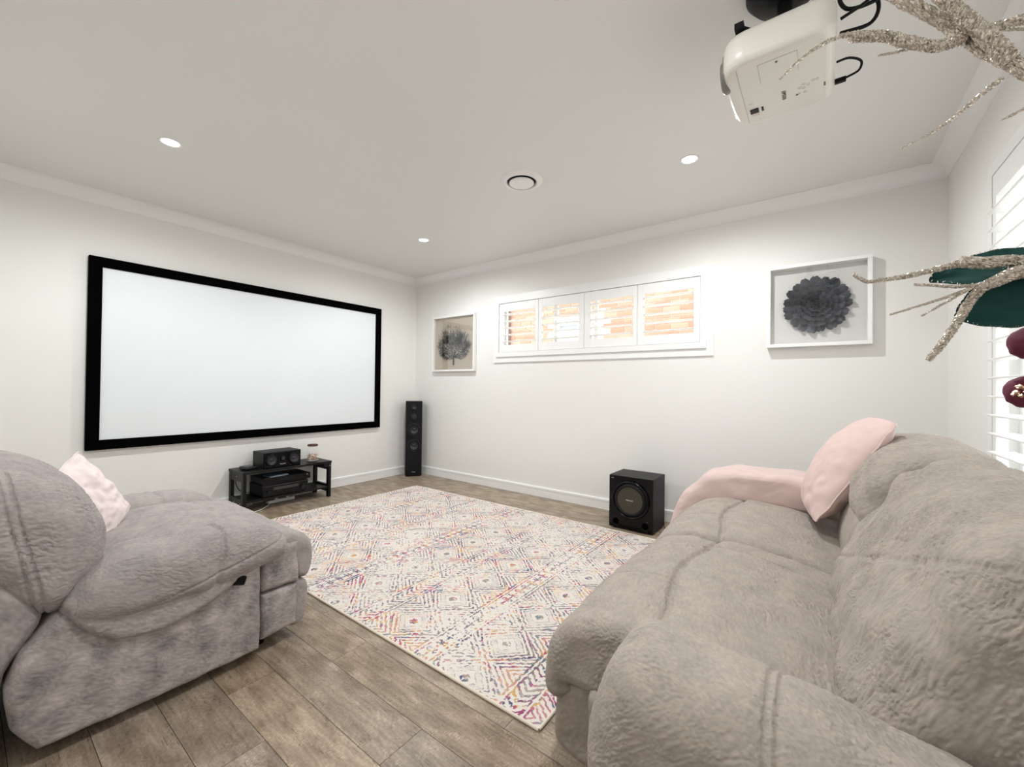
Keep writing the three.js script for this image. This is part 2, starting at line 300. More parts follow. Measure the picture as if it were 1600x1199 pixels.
// ---------------------------------------------------------------- window_1: high window with four shutter panels
{
  const w = structure('window_1', 'long high window in a white architrave', 'window');
  const arch = (o, i, z0, z1) => [bx(o[0], o[2], z0, i[0], o[3], z1), bx(i[1], o[2], z0, o[1], o[3], z1), bx(i[0], o[2], z0, i[1], i[2], z1), bx(i[0], i[3], z0, i[1], o[3], z1)];
  part('architrave', arch([1.43, 3.856, 1.4925, 2.2785], [1.482, 3.796, 1.562, 2.232], 0, 0.018), M.trim, w);
  part('shutter_frame', arch([1.478, 3.800, 1.558, 2.236], [1.522, 3.753, 1.610, 2.188], -0.02, 0.036), M.trim, w);
  part('reveal', arch([1.50, 3.775, 1.59, 2.205], [1.515, 3.76, 1.604, 2.192], -0.13, -0.02), M.trim, w);
  part('sash_frame', arch([1.515, 3.76, 1.604, 2.192], [1.555, 3.72, 1.64, 2.155], -0.11, -0.075), M.trim, w);
  for (const x of [2.24, 2.72, 3.18]) part('mullion', bx(x - 0.018, 1.64, -0.11, x + 0.018, 2.155, -0.075), M.trim, w);
  for (const [a, b] of [[1.555, 2.222], [2.258, 2.702], [2.738, 3.162], [3.198, 3.72]]) part('window_pane', bx(a, 1.64, -0.094, b, 2.155, -0.090), M.glass, w);
  const edges = [1.5245, 2.0775, 2.637, 3.193, 3.7505], op = [[1.585, 2.032], [2.127, 2.575], [2.711, 3.152], [3.254, 3.697]];
  const where = ['nearest the framed coral tree', 'second from the framed coral tree', 'second from the framed black flower', 'nearest the framed black flower'];
  for (let k = 0; k < 4; k++) {
    const a = edges[k] + 0.002, b = edges[k + 1] - 0.002, [o0, o1] = op[k], y0 = 1.613, y1 = 2.184, q0 = 1.697, q1 = 2.091, z0 = -0.004, z1 = 0.026;
    const s = thing('plantation_shutter', `white louvred shutter panel of the high window, ${where[k]}`, 'shutter', [(a + b) / 2, y0, 0], 'shutter panels of the high window');
    const T = g => g.translate(-(a + b) / 2, -y0, 0);
    part('stile', T(rbx(a, y0, z0, o0, y1, z1, 0.002, 1)), M.shutter, s); part('stile', T(rbx(o1, y0, z0, b, y1, z1, 0.002, 1)), M.shutter, s);
    part('rail', T(rbx(o0, y0, z0, o1, q0, z1, 0.002, 1)), M.shutter, s); part('rail', T(rbx(o0, q1, z0, o1, y1, z1, 0.002, 1)), M.shutter, s);
    for (let j = 0; j < 5; j++) {
      const g = new RoundedBoxGeometry(o1 - o0 - 0.004, 0.0085, 0.074, 2, 0.004); g.rotateX(-0.03); g.translate((o0 + o1) / 2, 2.053 - j * 0.0795, 0.011);
      part('louvre', T(g), M.shutter, s);
    }
    for (const y of [1.68, 2.12]) part('hinge', T(bx(k % 2 ? b - 0.006 : a - 0.001, y - 0.03, z1, k % 2 ? b + 0.001 : a + 0.006, y + 0.03, z1 + 0.003)), M.shutter, s);
  }
}
// ---------------------------------------------------------------- window_2: shuttered window behind the sofa
{
  const w = structure('window_2', 'tall shuttered window in the right wall', 'window');
  const arch = (o, i, x0, x1) => [bx(x0, o[2], o[0], x1, o[3], i[0]), bx(x0, o[2], i[1], x1, o[3], o[1]), bx(x0, o[2], i[0], x1, i[2], i[1]), bx(x0, i[3], i[0], x1, o[3], i[1])];
  part('shutter_frame', arch([W2.z0 - 0.03, W2.z1 + 0.03, W2.y0 - 0.03, W2.y1 + 0.03], [W2.z0 + 0.03, W2.z1 - 0.03, W2.y0 + 0.03, W2.y1 - 0.03], L - 0.004, L + 0.05), M.trim, w);
  part('sash_frame', arch([W2.z0, W2.z1, W2.y0, W2.y1], [W2.z0 + 0.05, W2.z1 - 0.05, W2.y0 + 0.05, W2.y1 - 0.05], L + 0.09, L + 0.13), M.trim, w);
  part('window_pane', bx(L + 0.108, W2.y0 + 0.05, W2.z0 + 0.05, L + 0.112, W2.y1 - 0.05, W2.z1 - 0.05), M.glass, w);
  const zs = [W2.z0 + 0.033, 1.88, W2.z1 - 0.033];
  for (let k = 0; k < 2; k++) {
    const a = zs[k] + 0.0015, b = zs[k + 1] - 0.0015, y0 = W2.y0 + 0.034, y1 = W2.y1 - 0.034, x0 = L - 0.002, x1 = L + 0.028, st = 0.045;
    const s = thing('plantation_shutter', k ? 'white louvred shutter of the right window, beside the silk flowers' : 'white louvred shutter behind the far end of the sofa', 'shutter', [L + 0.013, y0, (a + b) / 2], 'shutter panels of the right window');
    const T = g => g.translate(-(L + 0.013), -y0, -(a + b) / 2);
    part('stile', T(rbx(x0, y0, a, x1, y1, a + st, 0.002, 1)), M.shutter, s); part('stile', T(rbx(x0, y0, b - st, x1, y1, b, 0.002, 1)), M.shutter, s);
    part('rail', T(rbx(x0, y0, a + st, x1, y0 + 0.11, b - st, 0.002, 1)), M.shutter, s); part('rail', T(rbx(x0, y1 - 0.11, a + st, x1, y1, b - st, 0.002, 1)), M.shutter, s);
    for (let y = 2.055; y > y0 + 0.13; y -= 0.0872) {
      const g = new RoundedBoxGeometry(0.089, 0.009, b - a - 2 * st - 0.004, 2, 0.004); g.rotateZ(0.04); g.translate(L + 0.013, y, (a + b) / 2);
      part('louvre', T(g), M.shutter, s);
    }
  }
}
// ---------------------------------------------------------------- outside: neighbour's brick wall and ground
{
  const ow = structure('wall_outside', 'orange brick wall of the neighbouring house outside the high window', 'wall');
  const zf = -2.5, mortar = std('#e3dccf', 0.9);
  part('mortar_bed', bx(-5.5, -0.4, zf - 0.25, 5.5, 5.2, zf - 0.006), mortar, ow);
  const bm = ['#c8947d', '#cc9b85', '#c28d76', '#d0a28d'].map(c => std(c, 0.85));
  const bg = new THREE.BoxGeometry(0.227, 0.073, 0.02);
  const NW = { x0: 0.83, x1: 1.69, y0: 1.2, y1: 2.36 };
  for (let r = 0; r < 17; r++) {
    const y = 1.80 + r * 0.086;
    for (let x = -2.85 + (r % 2) * 0.12; x < 3.7; x += 0.24) {
      if (y < NW.y1 + 0.05 && x > NW.x0 - 0.1 && x < NW.x1 + 0.1) continue;
      const xa = visibleBrick(x, y); if (!xa) continue;
      const m = part('brick', bg, bm[Math.floor(rnd() * 4)], ow); m.position.set(x, y, zf - 0.006 + 0.004 * rnd());
    }
  }
  const nw = thing('neighbour_window', 'white framed window in the brick wall outside', 'window', [1.26, NW.y0, zf]);
  part('frame', [bx(-0.43, 0, -0.03, -0.36, 1.16, 0.035), bx(0.36, 0, -0.03, 0.43, 1.16, 0.035), bx(-0.36, 1.09, -0.03, 0.36, 1.16, 0.035), bx(-0.02, 0, -0.03, 0.02, 1.09, 0.035)], M.trim, nw);
  part('pane', bx(-0.36, 0, -0.004, -0.02, 1.09, 0.002), std('#b9c0c4', 0.15), nw); part('pane', bx(0.02, 0, -0.004, 0.36, 1.09, 0.002), std('#b9c0c4', 0.15), nw);
  const dp = thing('downpipe', 'grey rainwater pipe on the brick wall outside', 'pipe', [-0.24, 0, zf + 0.06]);
  part('pipe', rbx(-0.045, -0.4, -0.035, 0.045, 4.2, 0.035, 0.01), std('#77716a', 0.6), dp);
  for (const y of [1.9, 3.1]) part('bracket', bx(-0.06, y, -0.042, 0.06, y + 0.03, 0.04), std('#77716a', 0.6), dp);
  const gr = structure('ground', 'pale concrete ground outside the house', 'ground');
  part('paving', [bx(-12, -0.5, -2.75, 18, -0.4, -TH), bx(L + TH, -0.5, -TH, 18, -0.4, 14)], std('#c9c5bd', 0.9), gr);
}
function visibleBrick(x, y) {  // in the line of sight through the high window
  const t = (CAM.z) / (CAM.z + 2.5), xi = CAM.x + (x - CAM.x) * t, yi = CAM.y + (y - CAM.y) * t;
  return xi > 1.40 && xi < 3.85 && yi > 1.60 && yi < 2.15;
}

// ---------------------------------------------------------------- downlights and ceiling vent
{
  const spots = [[1.32, 1.03, 'above the tower speaker corner'], [3.90, 1.04, 'nearest the framed black flower'], [1.34, 3.10, 'nearest the left edge, above the armchair end of the screen'], [3.90, 3.10, 'above the near end of the sofa']];
  const bezel = lathe([[0.045, 0], [0.048, -0.004], [0.056, -0.005], [0.0585, -0.002], [0.0585, 0]], 48), disc = lathe([[0, -0.001], [0.046, -0.001]], 40);
  const em = new THREE.MeshStandardMaterial({ color: 0xffffff, emissive: LAMPC, emissiveIntensity: 5, roughness: 0.5 });
  for (const [x, z, w] of spots) {
    const t = thing('downlight', `round white LED downlight ${w}`, 'downlight', [x, H, z], 'ceiling downlights');
    part('bezel', bezel, M.trim, t); part('diffuser', disc, em, t);
    const l = new THREE.SpotLight(LAMPC, LAMP, 0, 1.53, 0.43, 2); l.position.set(0, -0.012, 0); l.target.position.set(0, -1, 0);
    l.castShadow = true; l.shadow.radius = 2.1; l.shadow.mapSize.set(1024, 1024); l.name = 'downlight_lamp'; t.add(l); t.add(l.target);
  }
  const v = thing('ceiling_vent', 'round white air conditioning vent in the ceiling', 'vent', [2.845, H, 1.445]);
  part('outer_ring', lathe([[0.105, 0.0], [0.108, -0.016], [0.118, -0.020], [0.135, -0.014], [0.152, -0.004], [0.155, 0]], 64), M.trim, v);
  part('throat', lathe([[0, -0.001], [0.106, -0.001]], 48), M.black, v);
  part('centre_disc', lathe([[0, -0.030], [0.06, -0.029], [0.085, -0.024], [0.090, -0.020], [0.088, -0.017], [0, -0.014]], 64), M.trim, v);
  for (let k = 0; k < 3; k++) { const g = new THREE.CylinderGeometry(0.004, 0.004, 0.016, 8); g.translate(0.06 * Math.cos(k * 2.1), -0.009, 0.06 * Math.sin(k * 2.1)); part('hanger', g, M.black, v); }
}
// ---------------------------------------------------------------- projector screen
{
  const z0 = 0.6046, z1 = 3.2729, y0 = 0.6677, y1 = 2.1901, f = 0.078, s = thing('projector_screen', 'large white projector screen in a black frame on the left wall', 'screen', [0, y0, (z0 + z1) / 2]);
  const T = g => g.translate(0, -y0, -(z0 + z1) / 2);
  const bar = (name, a, b, c, d) => part(name, T(rbx(0.004, a, c, 0.044, b, d, 0.003, 2)), M.velvetBlack, s);
  bar('frame_bar', y1 - f, y1, z0, z1); bar('frame_bar', y0, y0 + f, z0, z1); bar('frame_bar', y0 + f, y1 - f, z0, z0 + f); bar('frame_bar', y0 + f, y1 - f, z1 - f, z1);
  part('screen_fabric', T(bx(0.014, y0 + f - 0.01, z0 + f - 0.01, 0.028, y1 - f + 0.01, z1 - f + 0.01)), std('#e9eef1', 0.8), s, 'matte white screen fabric');
  for (const y of [y1 - 0.06, y0 + 0.02]) for (const z of [z0 + 0.5, z1 - 0.6]) part('wall_bracket', T(bx(0, y, z, 0.008, y + 0.04, z + 0.1)), M.black, s);
}
const font = await new FontLoader().loadAsync('fonts/droid/droid_sans_bold.typeface.json');
function text(str, size, depth = 0.0008) { const g = new TextGeometry(str, { font, size, depth, curveSegments: 3, bevelEnabled: false }); g.computeBoundingBox(); const b = g.boundingBox; g.translate(-(b.min.x + b.max.x) / 2, -(b.min.y + b.max.y) / 2, 0); return g; }
// driver facing +z: surround ring, cone, dust cap
function driver(parent, name, x, y, z, R, o = {}) {
  const g = new THREE.Group(); g.name = name; g.position.set(x, y, z); parent.add(g);
  const rot = q => { q.rotateX(Math.PI / 2); return q; };
  part('trim_ring', rot(lathe([[R * 0.84, 0.001], [R * 0.86, 0.012 * (o.k || 1)], [R * 0.93, 0.014 * (o.k || 1)], [R * 0.985, 0.009 * (o.k || 1)], [R, 0]], 48)), o.ring || M.gloss, g);
  const kz = o.k || 1;
  part('surround', rot(lathe([[R * 0.66, 0.009 * kz], [R * 0.71, 0.013 * kz], [R * 0.79, 0.013 * kz], [R * 0.86, 0.006 * kz]], 48)), M.rubber, g);
  if (o.flat) part('cone', rot(lathe([[0, 0.011 * kz], [R * 0.3, 0.0105 * kz], [R * 0.67, 0.009 * kz]], 48)), o.cone || M.cone, g);
  else {
    part('cone', rot(lathe([[R * 0.2, 0.0008], [R * 0.42, 0.0035 * kz], [R * 0.67, 0.0095 * kz]], 48)), o.cone || M.cone, g);
    part('dust_cap', rot(lathe([[0, 0.002 + R * 0.10], [R * 0.12, 0.002 + R * 0.08], [R * 0.22, R * 0.035], [R * 0.26, 0.0006]], 32)), o.cap || M.cone, g);
  }
  return g;
}
function darkWoodTex() { return dataTex(512, 256, (x, y) => { const v = 16 + 6 * n2(x * 0.006, y * 0.09) + 5 * n2(x * 0.02, y * 0.4); return [v, v * 0.96, v * 0.95]; }); }
M.standWood = phys('#ffffff', 0.42, { map: darkWoodTex(), specularIntensity: 0.5 });
// ---------------------------------------------------------------- low stand and what is on it
{
  const x0 = 0.025, x1 = 0.352, z0 = 1.437, z1 = 2.29, h = 0.385, bs = [(x0 + x1) / 2, 0, (z0 + z1) / 2];
  const s = thing('media_stand', 'low black wooden media stand with a lower shelf below the screen', 'stand', bs);
  const T = g => g.translate(-bs[0], 0, -bs[2]);
  part('top_board', T(rbx(x0 - 0.004, h - 0.022, z0 - 0.004, x1 + 0.004, h, z1 + 0.004, 0.003)), M.standWood, s);
  part('shelf', T(rbx(x0 + 0.01, 0.095, z0 + 0.02, x1 - 0.01, 0.113, z1 - 0.02, 0.002)), M.standWood, s);
  for (const [x, z] of [[x0, z0], [x1 - 0.045, z0], [x0, z1 - 0.03], [x1 - 0.045, z1 - 0.03]]) part('leg', T(rbx(x, 0, z, x + 0.045, h - 0.022, z + 0.03, 0.002)), M.standWood, s);
  for (const z of [z0 + 0.003, z1 - 0.027]) { part('end_rail', T(bx(x0 + 0.045, h - 0.095, z, x1 - 0.045, h - 0.022, z + 0.024)), M.standWood, s); part('end_rail', T(bx(x0 + 0.045, 0.055, z, x1 - 0.045, 0.13, z + 0.024)), M.standWood, s); }
  part('back_rail', T(bx(x0 + 0.003, h - 0.06, z0 + 0.03, x0 + 0.02, h - 0.022, z1 - 0.03)), M.standWood, s);
  for (const [x, y] of [[x0 + 0.17, h - 0.055], [x0 + 0.12, 0.09], [x0 + 0.26, 0.09]]) { const c = cylZ(0.005, 0.005, 0.003, 12); c.translate(x, y, z1 - 0.002); part('screw_cap', T(c), M.silver, s); }
  { const c = new THREE.CylinderGeometry(0.005, 0.005, 0.003, 12); c.rotateZ(Math.PI / 2); c.translate(x1, h - 0.05, z0 + 0.015); part('screw_cap', T(c), M.silver, s); }
  const bracket = new THREE.Shape([[0, 0], [0.06, 0], [0.045, -0.03], [0, -0.045]].map(p => new THREE.Vector2(...p)));
  { const g = new THREE.ExtrudeGeometry(bracket, { depth: 0.02, bevelEnabled: false }); g.rotateY(-Math.PI / 2); g.translate(x1 - 0.005, h - 0.022, z0 + 0.03); part('corner_bracket', T(g), M.standWood, s); }
  // centre speaker
  { const t = thing('centre_speaker', 'black centre speaker with two round cones on the low stand', 'speaker', [0.19, h, 1.92], null, Math.PI / 2);
    // turned so that local +z looks into the room (+x)
    part('cabinet', rbx(-0.178, 0, -0.13, 0.178, 0.152, 0.11, 0.004), M.blackWood, t);
    part('baffle', rbx(-0.174, 0.005, 0.109, 0.174, 0.147, 0.116, 0.003), M.gloss, t);
    for (const x of [-0.108, 0.108]) driver(t, 'woofer', x, 0.077, 0.116, 0.062);
    driver(t, 'tweeter', 0, 0.088, 0.116, 0.027, { k: 0.6 });
    const tx = text('Pioneer', 0.011); tx.translate(0, 0.032, 0.1165); part('lettering', tx, M.silver, t); }
  // media box
  { const t = thing('streaming_box', 'small flat black media box at the left end of the stand top', 'media box', [0.20, h, 2.185], null, 0.25);
    part('body', rbx(-0.062, 0.003, -0.062, 0.062, 0.033, 0.062, 0.014, 4), std('#17181d', 0.4), t); part('lid', rbx(-0.050, 0.0325, -0.050, 0.050, 0.0345, 0.050, 0.001), M.gloss, t);
    part('foot', rbx(-0.045, 0, -0.045, 0.045, 0.004, 0.045, 0.001), M.rubber, t); }
  // jar of shells
  { const t = thing('glass_jar', 'clear glass jar with a dark wooden lid on the low stand', 'jar', [0.20, h, 1.565]);
    const solid = phys('#ffffff', 0.02, { transmission: 1, thickness: 0, ior: 1.45 });
    part('glass_body', lathe([[0, 0.002], [0.056, 0.002], [0.063, 0.012], [0.064, 0.10], [0.060, 0.122], [0.047, 0.142], [0.045, 0.158]], 40), solid, t);
    part('lid', lathe([[0, 0.158], [0.05, 0.158], [0.053, 0.164], [0.052, 0.172], [0.046, 0.177], [0, 0.178]], 40), std('#4a2c22', 0.5), t);
    const sh = thing('seashells', 'small cream and brown seashells filling half of the glass jar', 'shells', [0.20, h, 1.565]); sh.userData.kind = 'stuff';
    const cols = ['#f1e6d6', '#e6d2b8', '#c99f7c', '#fbf6ee', '#a87456'].map(c => std(c, 0.5));
    const per = cols.map(() => []);
    for (let k = 0; k < 150; k++) {
      const a = rnd() * 6.28, r = 0.049 * Math.sqrt(rnd()), y = 0.012 + 0.064 * rnd();
      const g = new THREE.SphereGeometry(0.0085, 8, 6); g.scale(1, 0.55, 0.8); const p = g.attributes.position;
      for (let i = 0; i < p.count; i++) { const q = 1 + 0.12 * Math.cos(6 * Math.atan2(p.getZ(i), p.getX(i))); p.setXYZ(i, p.getX(i) * q, p.getY(i), p.getZ(i) * q); }
      g.rotateX(rnd() * 6); g.rotateY(rnd() * 6); g.translate(r * Math.cos(a), y, r * Math.sin(a)); g.computeVertexNormals(); per[k % 5].push(g);
    }
    per.forEach((p, i) => part('shell_fill', p, cols[i], sh)); }
  // receiver and disc player on the shelf
  { const t = thing('av_receiver', 'black amplifier receiver with a front knob on the lower shelf', 'receiver', [0.195, 0.113, 1.90]);
    part('case', rbx(-0.15, 0.008, -0.215, 0.135, 0.118, 0.215, 0.003), M.black, t); part('front_panel', rbx(0.134, 0.006, -0.217, 0.145, 0.12, 0.217, 0.003), M.gloss, t);
    part('trim_line', bx(0.1452, 0.104, -0.215, 0.1462, 0.107, 0.215), std('#55555c', 0.3, { metalness: 0.7 }), t);
    for (const [z, r] of [[0.165, 0.014], [-0.165, 0.022]]) { const c = new THREE.CylinderGeometry(r, r, 0.016, 28); c.rotateZ(Math.PI / 2); c.translate(0.153, 0.05, z); part('knob', c, std('#2a2a30', 0.25, { metalness: 0.7 }), t); }
    for (let k = 0; k < 6; k++) part('button', bx(0.145, 0.03, 0.09 - k * 0.035, 0.1475, 0.037, 0.105 - k * 0.035), M.rubber, t);
    part('display', bx(0.145, 0.062, -0.12, 0.1458, 0.088, 0.12), phys('#060608', 0.08, { clearcoat: 1 }), t);
    for (const [x, z] of [[-0.12, -0.18], [-0.12, 0.18], [0.1, -0.18], [0.1, 0.18]]) { const c = new THREE.CylinderGeometry(0.016, 0.016, 0.009, 16); c.translate(x, 0.0045, z); part('foot', c, M.rubber, t); } }
  { const t = thing('disc_player', 'slim black disc player on top of the receiver', 'disc player', [0.195, 0.2335, 1.885]);
    part('case', rbx(-0.15, 0.004, -0.225, 0.14, 0.062, 0.225, 0.003), M.blackWood, t); part('front_panel', rbx(0.139, 0.003, -0.226, 0.147, 0.063, 0.226, 0.003), M.gloss, t);
    part('disc_tray', bx(0.147, 0.03, -0.06, 0.1485, 0.042, 0.08), M.rubber, t); part('power_light', bx(0.147, 0.045, -0.20, 0.1485, 0.050, -0.185), M.silver, t);
    for (const [x, z] of [[-0.12, -0.18], [-0.12, 0.18], [0.1, -0.18], [0.1, 0.18]]) { const c = new THREE.CylinderGeometry(0.014, 0.014, 0.005, 16); c.translate(x, 0.0022, z); part('foot', c, M.rubber, t); } }
  { const t = thing('booklet', 'blue booklet lying on the disc player', 'booklet', [0.235, 0.2965, 1.955], null, 0.12);
    part('cover', rbx(-0.07, 0.004, -0.09, 0.07, 0.0055, 0.09, 0.0005, 1), std('#1d5a7c', 0.4), t); part('pages', bx(-0.068, 0, -0.088, 0.069, 0.004, 0.088), std('#dfe7ea', 0.8), t);
    part('cover_print', bx(0.035, 0.0055, -0.085, 0.066, 0.0058, 0.085), std('#c9dbe4', 0.5), t); }
  // cables
  const cab = (lab, pts, r, c, cat = 'cable') => { const t = thing('power_cable', lab, cat, pts[0]); part('cable', tube(pts.map(p => p.map((v, i) => v - pts[0][i])), r, 60, 7), std(c, 0.5), t); return t; };
  cab('white cable looping on the floor under the stand', [[0.12, 0.004, 1.95], [0.22, 0.004, 2.02], [0.33, 0.004, 2.16], [0.33, 0.004, 2.24], [0.25, 0.004, 2.255], [0.12, 0.004, 2.20], [0.06, 0.004, 2.1]], 0.0035, '#dedcd7');
  cab('black cable behind the stand running up to the socket', [[0.06, 0.118, 2.1], [0.045, 0.16, 2.2], [0.03, 0.25, 2.235], [0.012, 0.32, 2.2]], 0.004, '#17171a');
  { const t = thing('power_board', 'white power board with plugs on the floor under the stand', 'power board', [0.14, 0, 1.86]);
    part('body', rbx(-0.028, 0.002, -0.13, 0.028, 0.034, 0.13, 0.006), std('#e4e2dd', 0.5), t); for (const z of [-0.06, 0.05]) part('plug', rbx(-0.018, 0.03, z - 0.018, 0.018, 0.062, z + 0.018, 0.006), std('#d8d6d1', 0.5), t); }
  { const t = thing('wall_socket', 'white wall socket plate behind the stand', 'socket', [0, 0.32, 2.18]);
    part('plate', rbx(0, -0.037, -0.058, 0.009, 0.037, 0.058, 0.003), M.trim, t); part('plug', rbx(0.008, -0.018, -0.005, 0.035, 0.018, 0.03, 0.006), M.rubber, t); }
}
// ---------------------------------------------------------------- tower speaker in the corner
{
  const t = thing('tower_speaker', 'tall black floor speaker with four round drivers in the corner', 'speaker', [0.178, 0, 0.166], null, 0.93);
  // local +z is the baffle normal
  part('cabinet', rbx(-0.105, 0.012, -0.10, 0.105, 1.0, 0.085, 0.004), M.blackWood, t); part('plinth', rbx(-0.098, 0, -0.095, 0.098, 0.014, 0.08, 0.003), M.rubber, t);
  part('baffle', rbx(-0.103, 0.014, 0.084, 0.103, 0.998, 0.092, 0.003), phys('#08080e', 0.4, { specularIntensity: 0.5 }), t);
  driver(t, 'tweeter', 0, 0.925, 0.092, 0.042, { ring: M.cone, k: 0.8 }); driver(t, 'midrange', 0, 0.795, 0.092, 0.048, { ring: M.cone, flat: true });
  driver(t, 'woofer', 0, 0.625, 0.092, 0.082, { ring: M.cone, k: 1.4 }); driver(t, 'woofer', 0, 0.415, 0.092, 0.082, { ring: M.cone, k: 1.4 });
  const tx = text('Pioneer', 0.010); tx.translate(0, 0.06, 0.0925); part('lettering', tx, M.silver, t);
}
// ---------------------------------------------------------------- subwoofer
{
  const t = thing('subwoofer', 'black cube subwoofer with a large round cone on the floor by the sofa', 'subwoofer', [3.31, 0, 0.31]);
  part('cabinet', rbx(-0.19, 0.012, -0.155, 0.19, 0.455, 0.150, 0.004), phys('#131317', 0.5, { specularIntensity: 0.6 }), t); part('baffle', rbx(-0.189, 0.013, 0.149, 0.189, 0.454, 0.160, 0.003), M.gloss, t);
  driver(t, 'woofer', 0, 0.262, 0.160, 0.163, { flat: true, k: 1.7, ring: M.gloss, cone: std('#3a3528', 0.55) });
  const tx = text('Pioneer', 0.012); tx.translate(0, 0.262, 0.1788); part('lettering', tx, M.silver, t);
  for (const x of [-0.125, 0.125]) { const r = lathe([[0.026, -0.001], [0.030, 0.004], [0.040, 0.005], [0.042, 0]], 32); r.rotateX(Math.PI / 2); r.translate(x, 0.062, 0.160); const pt = part('port', r, M.gloss, t); const d = new THREE.CircleGeometry(0.028, 24); d.translate(x, 0.062, 0.1603); part('port_throat', d, M.velvetBlack, pt); }
  part('indicator', bx(-0.168, 0.428, 0.160, -0.150, 0.4315, 0.1606), M.silver, t);
  for (const [x, z] of [[-0.15, -0.12], [0.15, -0.12], [-0.15, 0.12], [0.15, 0.12]]) { const c = new THREE.CylinderGeometry(0.018, 0.018, 0.013, 16); c.translate(x, 0.0065, z); part('foot', c, M.rubber, t); }
  const c = thing('power_cable', 'thin black cable on the floor behind the subwoofer', 'cable', [3.5, 0.004, 0.2]);
  part('cable', tube([[-0.005, 0.05, 0], [0.03, 0.0, 0.02], [0.12, 0, 0.03], [0.3, 0, -0.05], [0.5, 0, -0.12]], 0.003), M.rubber, c);
}
// ---------------------------------------------------------------- framed art
function artBox(name, label, x0, x1, y0, y1, depth, fw) {
  const t = thing(name, label, 'picture', [(x0 + x1) / 2, y0, 0]), w = (x1 - x0) / 2, h = y1 - y0;
  for (const [a, b, c, d] of [[-w, w, 0, fw], [-w, w, h - fw, h], [-w, -w + fw, fw, h - fw], [w - fw, w, fw, h - fw]]) part('frame_bar', rbx(a, c, 0.004, b, d, depth, 0.002, 1), M.whiteFrame, t);
  return [t, w, h];
}
{
  const [t, w, h] = artBox('framed_coral', 'white box frame with a dark coral tree on beige linen', 0.390, 1.147, 1.399, 2.1245, 0.05, 0.022);
  part('backing', bx(-w + 0.02, 0.02, 0.004, w - 0.02, h - 0.02, 0.012), std('#b8ad9d', 0.85, { bumpMap: dataTex(256, 256, (x, y) => { const v = 128 + 60 * Math.sin(x * 1.2) * Math.cos(y * 1.2); return [v, v, v]; }, false), bumpScale: 0.0004 }), t, 'beige linen backing');
  part('glass_front', bx(-w + 0.02, 0.02, 0.043, w - 0.02, h - 0.02, 0.045), M.glass, t);
  // branching coral: grown from the trunk outwards in three dimensions
  const geos = [];
  const seg = (a, b, r0, r1) => { const d = b.clone().sub(a), g = new THREE.CylinderGeometry(r1, r0, d.length(), 4, 1, true); g.applyQuaternion(new THREE.Quaternion().setFromUnitVectors(V(0, 1, 0), d.clone().normalize())); g.translate(...a.clone().add(b).multiplyScalar(0.5).toArray()); geos.push(g); };
  const grow = (p, ang, len, r, lev) => {
    const q = p.clone().add(V(Math.sin(ang) * len, Math.cos(ang) * len, (rnd() - 0.5) * 0.008)); q.z = clamp(q.z, 0.016, 0.036);
    const e = (q.x / 0.325) ** 2 + ((q.y - 0.385) / 0.265) ** 2; if (e > 0.86 + 0.24 * rnd()) return;
    seg(p, q, r, r * 0.85);
    if (lev > 10) return;
    grow(q, clamp(ang + (rnd() - 0.5) * 0.5, -2.1, 2.1), len * (0.9 + 0.16 * rnd()), Math.max(r * 0.8, 0.0010), lev + 1);
    if (rnd() < 0.59) grow(q, clamp(ang + (rnd() < 0.5 ? -1 : 1) * (0.5 + 0.5 * rnd()), -2.2, 2.2), len * (0.72 + 0.25 * rnd()), Math.max(r * 0.7, 0.0010), lev + 1);
  };
  seg(V(0.0, 0.085, 0.025), V(0, 0.185, 0.025), 0.013, 0.009);
  for (let k = 0; k < 14; k++) grow(V(0, 0.17 + 0.02 * rnd(), 0.025), -1.75 + k * 0.27 + 0.1 * (rnd() - 0.5), 0.040, 0.0042, 0);
  part('coral_branches', geos, std('#33363b', 0.8), t, 'dark grey branching coral');
}
